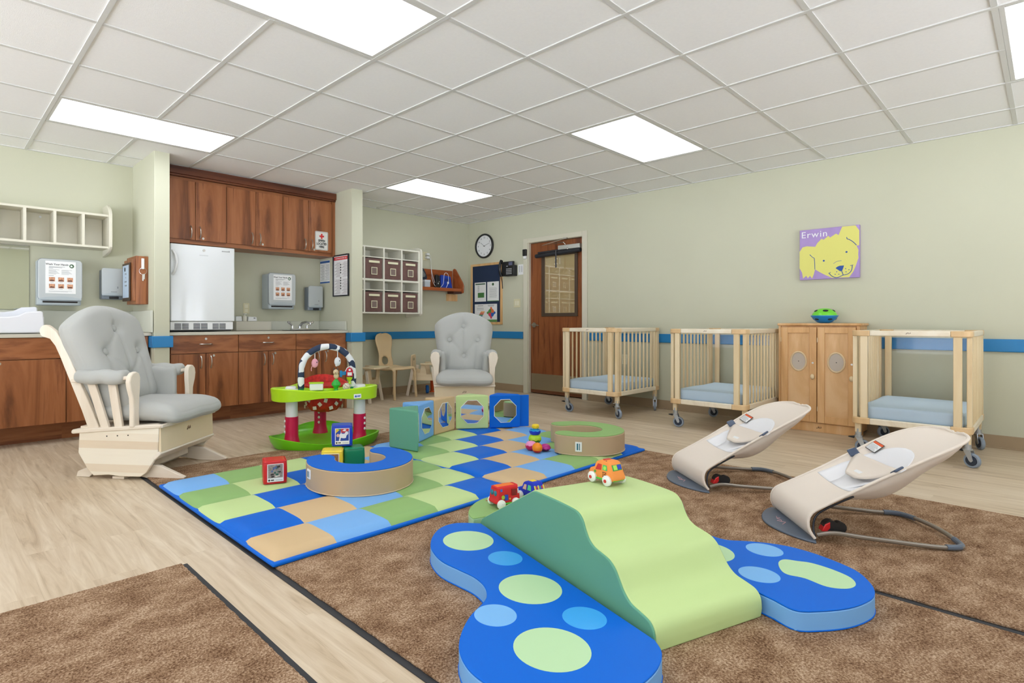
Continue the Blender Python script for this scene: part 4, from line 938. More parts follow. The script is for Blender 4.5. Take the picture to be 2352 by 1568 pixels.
    btn = [(0, .50), (-.15, .34), (.15, .34), (0, .16)]
    def fb(p):          # p.x across, p.y depth, p.z along the back (0 centre)
        v = (p.z+L/2)/L
        wtop = 1.0 - .0*v; w_ = .84+.24*min(1, v*1.5)
        if v > .76: w_ *= math.sqrt(max(.0, 1-((v-.76)/.36)**2.4))*.8+.2
        x = p.x*w_
        zt = p.z
        if v > .75: zt = p.z - .10*(abs(p.x)/.29)**2.0*(v-.75)/.25
        edge = max(0, 1-(abs(p.x)/.29)**4)*max(0, 1-(abs(2*v-1))**6)
        y = p.y*(.5+.5*edge**.5)
        if p.y > 0:
            for bx_, bv in btn:
                d2 = ((x-bx_)**2+(v*L-bv-.02)**2)/.0016; y -= .034*math.exp(-d2)
                # creases fanning down from the buttons
            y -= .012*math.exp(-(x/.011)**2)*(1 if .16 < v*L < .52 else .4)
            for (ax, av), (cx2, cv) in (((0, .52), (-.15, .36)), ((-.15, .36), (0, .18)), ((.15, .36), (0, .18)), ((-.15, .36), (-.19, .0)), ((.15, .36), (.12, 0))):
                A_ = Vector((ax, av)); B_ = Vector((cx2, cv)); Q = Vector((x, v*L)); tt = max(0, min(1, (Q-A_).dot(B_-A_)/(B_-A_).length_squared)); dd = (Q-(A_+(B_-A_)*tt)).length
                y -= .010*math.exp(-(dd/.013)**2)
        return Vector((x, y, zt))
    Mx = Matrix.Translation((bx, 0, bz)) @ Matrix.Rotation(-tl, 4, 'Y') @ Matrix.Translation((0, 0, L/2)) @ Matrix(((0, 1, 0, 0), (1, 0, 0, 0), (0, 0, 1, 0), (0, 0, 0, 1)))
    m = MB(); m.soft((0, 0, 0), (.585, .22, L), .08, 44, fn=fb, M=Mx @ Matrix.Translation((0, -.03, 0))); bc = m.build('back_cushion', cush, t, smooth=60)
    for bx_, bv in btn:
        m = MB(); m.ball(Mx @ Vector((bx_, .046, bv+.02-L/2)), (.012, .024, .024), 16, Matrix.Rotation(-tl, 4, 'Y')); m.build('button', cush, bc)
    # arm cushions: sleeve over the rail hanging down inside
    for s in (-1, 1):
        def fa(p): return Vector((p.x, p.y+.004*math.sin(p.x*60), p.z+.004*math.sin(p.x*45+1)))
        m = MB(); m.soft((-.11, s*.285, .625), (.33, .115, .085), .04, 14, fn=fa)
        m.soft((-.11, s*.225, .52), (.30, .06, .26), .028, 12, fn=fa); m.build('arm_cushion', cush, t, smooth=60)
    return t
make_glider('large grey glider chair with pale wood frame, in front of the kitchenette', (1.087, 4.084, 0), -50)
make_glider('grey glider chair facing the camera, below the bulletin board', (4.085, 4.173, 0), -133.5)
# ================================================================ RUGS AND MATS
def carpet(name, dx):
    m_ = bpy.data.materials.new(name); m_.use_nodes = True; nt = m_.node_tree; b = nt.nodes['Principled BSDF']
    tc = nt.nodes.new('ShaderNodeTexCoord'); b.inputs['Roughness'].default_value = 1; b.inputs['Specular IOR Level'].default_value = .1
    n = nt.nodes.new('ShaderNodeTexNoise'); n.inputs['Scale'].default_value = 150; n.inputs['Detail'].default_value = 5; n.inputs['Roughness'].default_value = .75; nt.links.new(tc.outputs['Object'], n.inputs['Vector'])
    mp = nt.nodes.new('ShaderNodeMapping'); mp.inputs['Scale'].default_value = (1, 1.6, 1); nt.links.new(tc.outputs['Object'], mp.inputs['Vector'])
    n2 = nt.nodes.new('ShaderNodeTexNoise'); n2.inputs['Scale'].default_value = 7; n2.inputs['Detail'].default_value = 6; n2.inputs['Roughness'].default_value = .65; nt.links.new(mp.outputs['Vector'], n2.inputs['Vector'])
    a = nt.nodes.new('ShaderNodeMath'); a.operation = 'MULTIPLY_ADD'; a.inputs[1].default_value = .62
    nt.links.new(n.outputs['Fac'], a.inputs[0]); 
    a2 = nt.nodes.new('ShaderNodeMath'); a2.operation = 'MULTIPLY'; a2.inputs[1].default_value = .30; nt.links.new(n2.outputs['Fac'], a2.inputs[0]); nt.links.new(a2.outputs[0], a.inputs[2])
    r = nt.nodes.new('ShaderNodeValToRGB'); el = r.color_ramp.elements
    el[0].position = .36; el[0].color = lin((100, 70, 48)); el[1].position = .57; el[1].color = lin((222, 194, 164)); e = el.new(.46); e.color = lin((164, 130, 100))
    nt.links.new(a.outputs[0], r.inputs['Fac']); nt.links.new(r.outputs['Color'], b.inputs['Base Color'])
    bp = nt.nodes.new('ShaderNodeBump'); bp.inputs['Strength'].default_value = .9; bp.inputs['Distance'].default_value = .006
    nt.links.new(n.outputs['Fac'], bp.inputs['Height']); nt.links.new(bp.outputs['Normal'], b.inputs['Normal'])
    return m_
carp = carpet('brown_plush_pile', 0); rub = mat('black_rubber', (44, 46, 50), .6)
def rug(x0, x1, y0, y1, label, edges=(1, 1)):
    t = thing('entrance_rug', label, 'rug', ((x0+x1)/2, (y0+y1)/2, 0), 0, 'brown plush floor mats')
    hx, hy = (x1-x0)/2, (y1-y0)/2
    m = MB(); m.box(-hx, hx, -hy, hy, .0005, .0035); m.build('rubber_backing', rub, t, smooth=None)
    m = MB(); nx = int(hx*2/.012); ny = int(hy*2/.03); e0 = .022
    X0 = -hx+e0*edges[0]; X1 = hx-e0*edges[1]; rnd = random.Random(3)
    # pile: a gently uneven slab with a frayed outline
    def ed(s): return s+rnd.uniform(-.0018, .0018)
    P = []
    n = 220
    for i in range(n): P.append((X0+(X1-X0)*i/n, ed(-hy+.004)))
    for i in range(n): P.append((ed(X1), -hy+.004+(2*hy-.008)*i/n))
    for i in range(n): P.append((X1-(X1-X0)*i/n, ed(hy-.004)))
    for i in range(n): P.append((ed(X0), hy-.004-(2*hy-.008)*i/n))
    m.prism(P, .003, .0125); m.build('pile', carp, t, bevel=.003, smooth=None)
    return t
rug(-.70, .762, -.6, 2.350, 'brown plush floor mat in the lower left corner of the picture')
rug(.974, 2.452, -.6, 3.93, 'long brown plush floor mat beneath the checkered mat and green slide')
rug(2.454, 3.925, -.6, 3.93, 'brown plush floor mat beneath the two beige bouncers')
FL = .0125
# checkered play mats
def playmat(label, x0, y0):
    S = 1.44; n = 5; k = 8; c = S/n
    t = thing('checkered_play_mat', label, 'play mat', (x0, y0, FL), 0, 'checkered folding play mats')
    m = MB(); m.prism(rrect(-.004, S+.004, -.008, S+.008, .012), 0, .016); m.build('blue_backing', BLUE, t, bevel=.005)
    def hz(x, y):
        f = (y/c) % 1; g = 1-abs(2*f-1)**5; ex = min(x, S-x, .05)/.05; ey = min(y, S-y, .05)/.05
        rd = math.sqrt(max(0, 1-(1-ex)**2))*math.sqrt(max(0, 1-(1-ey)**2))
        return .010+.016*rd+.012*g*(.3+.7*ex)
    m = MB(); N = n*k; V = {}
    for i in range(N+1):
        for j in range(N+1):
            x, y = i*c/k, j*c/k; xx = x
            V[i, j] = m.bm.verts.new((x, y, hz(x, y)))
    order = [0, 1, 2, 3, 4]
    for i in range(N):
        for j in range(N):
            f = m.bm.faces.new([V[i, j], V[i+1, j], V[i+1, j+1], V[i, j+1]]); f.material_index = ((i//k)-(j//k)) % 5
    for a, b_ in [((i, 0), (i+1, 0)) for i in range(N)]+[((N, j), (N, j+1)) for j in range(N)]+[((i+1, N), (i, N)) for i in range(N)]+[((0, j+1), (0, j)) for j in range(N)]:
        p, q = V[a], V[b_]; v0 = m.bm.verts.new((p.co.x, p.co.y, .004)); v1 = m.bm.verts.new((q.co.x, q.co.y, .004))
        f = m.bm.faces.new([v0, v1, q, p])
        ii = min(a[0], b_[0], N-1); jj = min(a[1], b_[1], N-1); f.material_index = ((ii//k)-(jj//k)) % 5
    m.build('patchwork_top', [TAN, LBLUE, GRN, LGRN, BLUE], t, smooth=70)
    return t
playmat('checkered foam play mat nearer the camera, under the red block', .985, 2.06)
playmat('checkered foam play mat farther right, under the stacking eggs', 2.436, 2.06)
MT = FL+.038
# C-shaped foam rings
def cring(label, loc, open_deg, half_gap, top, name='foam_arc'):
    t = thing('foam_arc_seat', label, 'foam seat', loc, R(open_deg), 'C-shaped foam seats')
    Ro, Ri = .302, .142; w_ = (Ro-Ri)/2; mid = (Ro+Ri)/2
    def outline(d=0):
        P = []; a0, a1 = half_gap, 360-half_gap
        n = 48
        for k in range(n+1): a = R(a0+(a1-a0)*k/n); P.append(((Ro-d)*math.cos(a), (Ro-d)*math.sin(a)))
        for k in range(1, 10): 
            th = R(a1); ph = R(18*k); c_ = (mid*math.cos(th), mid*math.sin(th)); P.append((c_[0]+(w_-d)*(math.cos(th)*math.cos(ph)-math.sin(th)*math.sin(ph)), c_[1]+(w_-d)*(math.sin(th)*math.cos(ph)+math.cos(th)*math.sin(ph))))
        for k in range(n+1): a = R(a1+(a0-a1)*k/n); P.append(((Ri+d)*math.cos(a), (Ri+d)*math.sin(a)))
        for k in range(1, 10):
            th = R(a0); ph = R(180+18*k); c_ = (mid*math.cos(th), mid*math.sin(th)); P.append((c_[0]+(w_-d)*(math.cos(th)*math.cos(ph)-math.sin(th)*math.sin(ph)), c_[1]+(w_-d)*(math.sin(th)*math.cos(ph)+math.cos(th)*math.sin(ph))))
        return P
    m = MB(); m.prism(outline(), 0, .130); m.build('side_band', BEIGEV, t, bevel=.006, seg=3, smooth=50)
    m = MB(); m.prism(outline(.003), .1295, .135); m.build('top_cover', top, t, bevel=.003, smooth=50)
    pl = outline(-.001)
    m = MB(); m.tube([(x, y, .004) for x, y in pl[::2]], .003, 6, closed=True); m.build('piping', mat('piping', (206, 186, 156), .5), t)
    return t
r1 = cring('blue-topped C-shaped foam seat with tan side around the blocks', (1.826, 2.716, MT), 79, 60, BLUE)
m = MB(); m.box(-.002, .003, -.022, .022, .06, .11); ct = m.build('care_tag', paper, r1, smooth=None); ct.location = (.303*math.cos(R(92)), .303*math.sin(R(92)), .0); ct.rotation_euler = (0, 0, R(92))
m = MB(); m.box(.003, .0036, -.016, -.004, .068, .10); m.box(.003, .0036, .002, .008, .068, .10); m.build('tag_print', mat('tag_teal', (40, 110, 130), .6), ct, smooth=None)
r2 = cring('green-topped C-shaped foam seat with tan side at the far right corner', (3.511, 2.356, MT), 131, 54, GRN)
m = MB(); m.box(-.002, .003, -.022, .022, .03, .095); ct = m.build('care_tag', paper, r2, smooth=None); ct.location = (.303*math.cos(R(79)), .303*math.sin(R(79)), .0); ct.rotation_euler = (0, 0, R(79))
m = MB(); m.box(.003, .0036, -.012, -.002, .04, .085); m.box(.003, .0036, .004, .01, .04, .085); m.build('tag_print', MC['tag_teal'], ct, smooth=None)
# triangular mirror blocks
mirr = mat('play_mirror', (222, 226, 226), .03, 1)
def tri(label, a, b_, depth, m_, skew=0):
    """prism whose mirrored face runs a -> b_ (as seen left to right from inside)"""
    A = Vector(a); B = Vector(b_); mid = (A+B)/2; d_ = (B-A); W = d_.length; d_.normalize(); n = Vector((-d_.y, d_.x))
    t = thing('mirror_block', label, 'foam block', (mid.x, mid.y, MT), math.atan2(d_.y, d_.x), 'triangular foam mirror blocks')
    Hh = .288; m = MB(); P = [(-W/2, 0), (W/2, 0), (skew, depth)]
    m.prism(P, 0, Hh); m.build('foam_body', m_, t, bevel=.012, seg=3)
    o = lambda r: [(r*1.083*math.cos(R(22.5+45*k)), .147+r*1.083*math.sin(R(22.5+45*k))) for k in range(8)]
    m = MB(); m.prism(o(.100), -.0035, -.001, 'xz'); m.build('mirror_rim', white_m, t, smooth=None)
    m = MB(); m.prism(o(.096), -.0045, -.0032, 'xz'); m.build('mirror_pane', mirr, t, smooth=None)
    return t
P_ = [(2.519, 3.028), (2.715, 3.262), (2.985, 3.392), (3.290, 3.468), (3.529, 3.298), (3.776, 3.150)]
tri('sage green triangular foam block, left end of the mirror block arc', (2.519, 3.028), (2.705, 3.255), .215, SAGE, .036)
tri('light blue triangular foam block with octagonal mirror', P_[1], P_[2], .185, LBLUE, -.055)
tri('tan triangular foam block with octagonal mirror', P_[2], P_[3], .15, TAN, -.08)
tri('pale green triangular foam block with octagonal mirror', P_[3], P_[4], .14, LGRN, -.005)
tri('royal blue triangular foam block with octagonal mirror, right end of the arc', P_[4], P_[5], .15, BLUE, -.03)
t = thing('blue_flap', 'narrow royal blue flap standing behind the right end of the mirror blocks', 'foam flap', (3.83, 3.16, MT), R(-28))
m = MB(); m.box(-.055, .045, .0, .012, .0, .275); m.build('flap', BLUE, t, bevel=.004)
# soft photo cubes
def photo(t, M, pal, seed):
    rnd = random.Random(seed)
    m = MB(); m.box(-.044, .044, -.0012, .0, -.05, .05, M); cd = m.build('photo_card', paper, t, smooth=None)
    m = MB(); m.prism(disc(-.034, -.040, .0055, 14), -.0018, -.0012, 'xz', M); m.box(-.025, -.008, -.0018, -.0012, -.043, -.037, M); m.box(.0, .038, -.0016, -.0012, -.042, -.0405, M); m.build('caption', inkd, cd, smooth=None)
    ms = [mat(n_, c_, .5, var=.35, vscale=90) for n_, c_ in pal]
    if seed == 5: return baby_photo(cd, M)
    m = MB(); m.box(-.040, .040, -.0018, -.0012, -.028, .047, M)
    for k in range(16):
        m.mi = 1+k % (len(ms)-1); x = rnd.uniform(-.032, .026); z = rnd.uniform(-.022, .036); w_ = rnd.uniform(.006, .018); h_ = rnd.uniform(.006, .016)
        m.prism([(x-w_/2, z-h_/2), (x+w_/2, z-h_*.3), (x+w_*.4, z+h_/2), (x-w_*.5, z+h_*.4)], -.0024-.00002*k, -.0018, 'xz', M)
    m.build('photo_picture', ms, cd, smooth=None)
def baby_photo(cd, M):
    def pg(nm, pts, col, d):
        m = MB(); m.prism(pts, -.0018-d, -.0012-d*.5, 'xz', M); m.build(nm, mat(nm, col, .6), cd, smooth=None)
    pg('picture_blue', [(-.040, -.028), (.040, -.028), (.040, .047), (-.040, .047)], (36, 70, 160), 0)
    pg('picture_yellow', [(-.040, .020), (-.012, .044), (-.020, .047), (-.040, .047)], (226, 196, 70), .0002)
    pg('picture_green', [(-.030, .047), (-.008, .036), (-.004, .047)], (30, 130, 90), .0003)
    pg('picture_red', [(-.008, .047), (-.010, .022), (.026, .022), (.040, .035), (.040, .047)], (200, 56, 60), .0004)
    pg('picture_cloth', [(0, .034), (.012, .044), (.026, .042), (.018, .031)], (236, 236, 236), .0005)
    pg('picture_baby_suit', catmull([(-.018, .008), (-.010, .020), (-.008, .034), (-.004, .018), (.014, .017), (.022, .030), (.034, .028), (.036, .014), (.026, .004), (.022, -.010), (.006, -.012), (-.008, -.010), (-.012, -.026), (-.020, -.026), (-.017, -.008)], 4), (232, 234, 240), .0006)
    pg('picture_baby_head', disc(-.026, .006, .010, 18), (224, 178, 160), .0007)
def cube(label, loc, rz, m_, pal, seed, faces=('f', 'l'), tilt=(0, 0)):
    t = thing('photo_cube', label, 'soft block', loc, R(rz), 'soft photo cubes'); t.rotation_euler = (R(tilt[0]), R(tilt[1]), R(rz))
    s_ = .13; m = MB(); m.soft((0, 0, s_/2), (s_, s_, s_), .014, 12, fn=lambda p: Vector((p.x*(1-.04*(p.z/.065)**2), p.y*(1-.04*(p.z/.065)**2), p.z))); m.build('vinyl_cover', m_, t, smooth=60)
    for z in (.006, s_-.006): m = MB(); m.tube([(x, y, z) for x, y in rrect(-.062, .062, -.062, .062, .012)], .0022, 6, closed=True); m.build('seam_piping', m_, t)
    if 'f' in faces: photo(t, Matrix.Translation((.0, -.0655, s_/2)), pal, seed)
    if 'l' in faces: photo(t, Matrix.Translation((-.0655, 0, s_/2)) @ Matrix.Rotation(R(-90), 4, 'Z'), pal, seed+5)
redm = mat('red_vinyl', (206, 32, 38), .3); bl = mat('cobalt_vinyl', (20, 62, 190), .3); ylm = mat('yellow_vinyl', (246, 220, 66), .3); grm = mat('emerald_vinyl', (14, 130, 92), .3)
cube('red soft photo cube alone on the checkered mat', (1.463, 3.045, MT), -21, redm, [('ph_a', (150, 140, 130)), ('ph_b', (90, 110, 150)), ('ph_c', (220, 214, 200)), ('ph_d', (60, 50, 44)), ('ph_e', (50, 100, 80))], 3, ('f',))
cube('yellow soft photo cube, left of the green one under the blue cube', (1.835, 3.030, MT), -36, ylm, [('ph_f', (150, 110, 80)), ('ph_g', (200, 180, 150)), ('ph_c', (220, 214, 200)), ('ph_h', (110, 70, 50))], 8)
cube('dark green soft cube beside the yellow one under the blue cube', (1.973, 3.015, MT), -24, grm, [], 2, ())
cube('blue soft photo cube balanced on top of the yellow and green cubes', (1.940, 3.089, MT+.133), -32, bl, [('ph_i', (60, 90, 170)), ('ph_j', (236, 236, 240)), ('ph_k', (200, 60, 60)), ('ph_l', (226, 190, 70)), ('ph_m', (224, 180, 156))], 5)
# stacking eggs
def egg_part(name, label, loc, r, h, col, rot=(0, 0, 0), wavy=True, open_top=True, n=32):
    o = MB(); rings = []
    for i in range(9):
        u = i/8; a = PI/2*u; rr = r*math.sin(a)**.7 if i else .001; zz = h*(1-math.cos(a))
        rg = []
        for k in range(n):
            th = 2*PI*k/n; z = zz+(.06*r*math.cos(8*th) if i == 8 and wavy else 0); rg.append(Vector((rr*math.cos(th), rr*math.sin(th), z)))
        rings.append(rg)
    inner = [[Vector((p.x*.9, p.y*.9, p.z*.96+.004)) for p in rg] for rg in rings[::-1]]
    o.ring_loft(rings+inner, True)
    ob = o.build(name, mat('egg_'+name, col, .3), None, smooth=50); return ob
t = thing('stacking_eggs', 'tower of nested green and blue half-egg cups with yellow top, on the far mat', 'stacking toy', (3.218, 2.555, MT+.02))
def half(parent, name, z, r, h, col, flip=False, loc=None, rot=None):
    ob = egg_part(name, None, None, r, h, col); ob.parent = parent; ob.location = loc or (0, 0, z); ob.rotation_euler = rot or ((PI, 0, 0) if flip else (0, 0, 0)); return ob
t.location = (3.218, 2.555, MT)
half(t, 'blue_foot_cup', 0, .044, .034, (22, 66, 190), loc=(-.012, .012, 0))
half(t, 'green_cup', .035, .046, .038, (66, 150, 30)); half(t, 'lime_cup', .105, .047, .040, (176, 220, 40), True)
half(t, 'blue_cup', .092, .042, .036, (16, 60, 200)); half(t, 'sky_cup', .122, .041, .022, (30, 164, 232), loc=(0, 0, .110))
m = MB(); m.soft((0.006, 0, .158), (.044, .044, .034), .012, 6); m.build('yellow_top', mat('egg_yellow', (246, 212, 40), .3), t)
e2 = thing('pink_egg_cups', 'pink and magenta nested egg cups leaning against the stacking tower', 'stacking toy', (3.150, 2.535, MT))
half(e2, 'magenta_cup', 0, .042, .036, (206, 10, 80)); half(e2, 'pink_cup', 0, .040, .034, (240, 150, 200), True, loc=(0, 0, .066))
e3 = thing('orange_egg', 'orange and red toy egg lying on its side in front of the tower', 'stacking toy', (3.118, 2.455, MT))
m = MB(); m.ball((0, 0, .036), (.036, .036, .036), 24); m.build('orange_shell', mat('egg_orange', (244, 142, 12), .3), e3)
m = MB(); m.lathe([(.001, -.0005), (.016, .002), (.028, .010), (.033, .0175), (.034, .019), (.030, .02)], n=28); m.build('red_shell', mat('egg_red', (214, 40, 20), .3), e3)
e4 = thing('purple_egg_cup', 'small purple egg cup behind the orange egg', 'stacking toy', (3.200, 2.448, MT))
half(e4, 'purple_cup', 0, .038, .032, (190, 40, 140), True, loc=(0, 0, .052)); half(e4, 'dark_purple_cup', 0, .034, .028, (96, 20, 60))
# ================================================================ SLIDE AND WINGS
U = Vector((.300, .954)); V_ = Vector((.954, -.300)); P0 = Vector((1.525, .778))
def TW(t, w): q = P0+U*t+V_*w; return (q.x, q.y)
ang = math.atan2(V_.y, V_.x)          # local x = across (w), local y = up the slope (t)
SW = .465
prof = [(0, 0), (-.004, .03), (.0, .062), (.018, .084), (.055, .094), (.092, .102), (.120, .122), (.142, .152), (.162, .180), (.188, .198), (.222, .206), (.258, .213), (.285, .228), (.304, .254), (.318, .282), (.338, .300), (.365, .307), (.42, .309), (.50, .309), (.60, .306)]
back = [(.62, .300), (.80, .196), (1.0, .082), (1.025, .066), (1.035, .05), (1.035, 0)]
pts = [(0, 0)]+catmull(prof[1:], 4, False)+back
t = thing('foam_slide', 'pale green foam climber with wavy slope and sage sides', 'climber', (P0.x, P0.y, FL), ang, 'butterfly play climber set')
m = MB(); n = 14; rows = []
for k in range(n+1): rows.append([Vector((.004+(SW-.008)*k/n, a, b_)) for a, b_ in pts])
m.ring_loft(rows, True); m.build('slope_cover', LGRN, t, bevel=.004, smooth=40)
pin = [(a*.994+.003, max(0, b_*.992-.001)) for a, b_ in pts]
m = MB(); m.prism(pin, -.003, .006, 'yz'); m.build('side_panel', SAGE, t, bevel=.0035, seg=3, smooth=50)
m = MB(); m.prism(pin, SW-.006, SW-.002, 'yz'); m.build('side_panel', SAGE, t, bevel=.0015, seg=3, smooth=50)
wl = [(.972, -.035), (1.022, -.125), (1.01, -.20), (.958, -.262), (.88, -.315), (.80, -.345), (.698, -.352), (.599, -.325), (.53, -.305), (.46, -.305), (.40, -.326), (.36, -.359), (.30, -.44), (.226, -.507), (.154, -.548), (.075, -.562), (0, -.548), (-.07, -.51), (-.13, -.44), (-.165, -.35), (-.17, -.25), (-.14, -.14), (-.09, -.065), (-.036, -.035)]
wr = [(.94, .485), (.99, .574), (.98, .65), (.928, .71), (.85, .765), (.77, .795), (.668, .80), (.569, .775), (.50, .757), (.43, .757), (.375, .775), (.332, .835), (.28, .895), (.215, .940), (.114, .960), (-.012, .945), (-.092, .888), (-.141, .824), (-.164, .75), (-.164, .643), (-.136, .541), (-.10, .478), (-.03, .480)]
def wing(label, P, circ, side):
    c = sum((Vector(p) for p in P), Vector((0, 0)))/len(P); o = TW(*c)
    t = thing('foam_wing_pad', label, 'foam pad', (o[0], o[1], FL), ang, 'butterfly play climber set')
    L = [(w_-c.y, t_-c.x) for t_, w_ in P]
    straight = [L[0]]; curve = catmull(L, 5, False); curve = curve
    m = MB(); m.prism(curve, 0, .060); m.build('side_band', LBLUE, t, bevel=.003, smooth=50)
    m = MB(); m.prism(curve, .0598, .066); m.build('top_cover', BLUE, t, bevel=.005, seg=3, smooth=50)
    m = MB(); m.tube([(x, y, .003) for x, y in curve[::2]], .0025, 6, closed=True); m.build('bottom_piping', BLUE, t)
    for k, (ct, cw, r_, mm) in enumerate(circ):
        m = MB(); pts_ = disc(cw-c.y, ct-c.x, r_, 48) if not isinstance(r_, list) else catmull([(w_-c.y, t_-c.x) for t_, w_ in r_], 6)
        m.prism(pts_, .0655, .0666); m.build('spot', mm, t, smooth=None)
    return t
sp = mat('spot_green', (188, 224, 174), .42); sb = mat('spot_sky', (120, 184, 240), .42); sc_ = mat('spot_azure', (58, 166, 240), .42)
wing('left blue foam wing pad with green and sky spots, left of the slide', wl, [(.822, -.175, .102, sp), (.610, -.129, .064, sc_), (.368, -.179, .104, sp), (.271, -.368, .064, sb), (.142, -.137, .065, sc_), (.054, -.318, .104, sp)], 'L')
wing('right blue foam wing pad with blob-shaped green spot, right of the slide', wr, [(.800, .624, .102, sp), (.58, .578, .064, sb), (.330, .600, .10, sp), (.241, .816, .064, sb), (.108, .600, .065, sb),
     (0, 0, [(.142, .755), (.150, .80), (.120, .83), (.085, .86), (.02, .872), (-.045, .862), (-.085, .820), (-.088, .765), (-.05, .72), (.02, .715), (.065, .690), (.10, .705)], sp)], 'R')
hp = [(1.043, -.035), (1.083, -.033), (1.131, -.014), (1.19, .03), (1.24, .085), (1.275, .15), (1.288, .225), (1.275, .30), (1.24, .36), (1.19, .42), (1.131, .465), (1.083, .48), (1.043, .482)]
c = sum((Vector(p) for p in hp), Vector((0, 0)))/len(hp); o = TW(*c)
t = thing('foam_head_pad', 'green foam pad with a red smile line behind the slide', 'foam pad', (o[0], o[1], FL), ang, 'butterfly play climber set')
cv = catmull([(w_-c.y, t_-c.x) for t_, w_ in hp], 5, False)
m = MB(); m.prism(cv, 0, .060); m.build('side_band', mat('pale_sage', (168, 208, 168), .42), t, bevel=.003, smooth=50)
m = MB(); m.prism(cv, .0598, .066); m.build('top_cover', GRN, t, bevel=.005, seg=3, smooth=50)
m = MB(); m.tube(catmull([(w_-c.y, t_-c.x, .0662) for t_, w_ in ((1.235, .145), (1.212, .165), (1.20, .20), (1.20, .25), (1.212, .285), (1.235, .305))], 6, False), .0022, 6); m.tube([(.135-c.y, 1.232-c.x, .0662), (.158-c.y, 1.240-c.x, .0662)], .002, 6); m.build('smile', mat('smile_red', (190, 70, 50), .6), t)
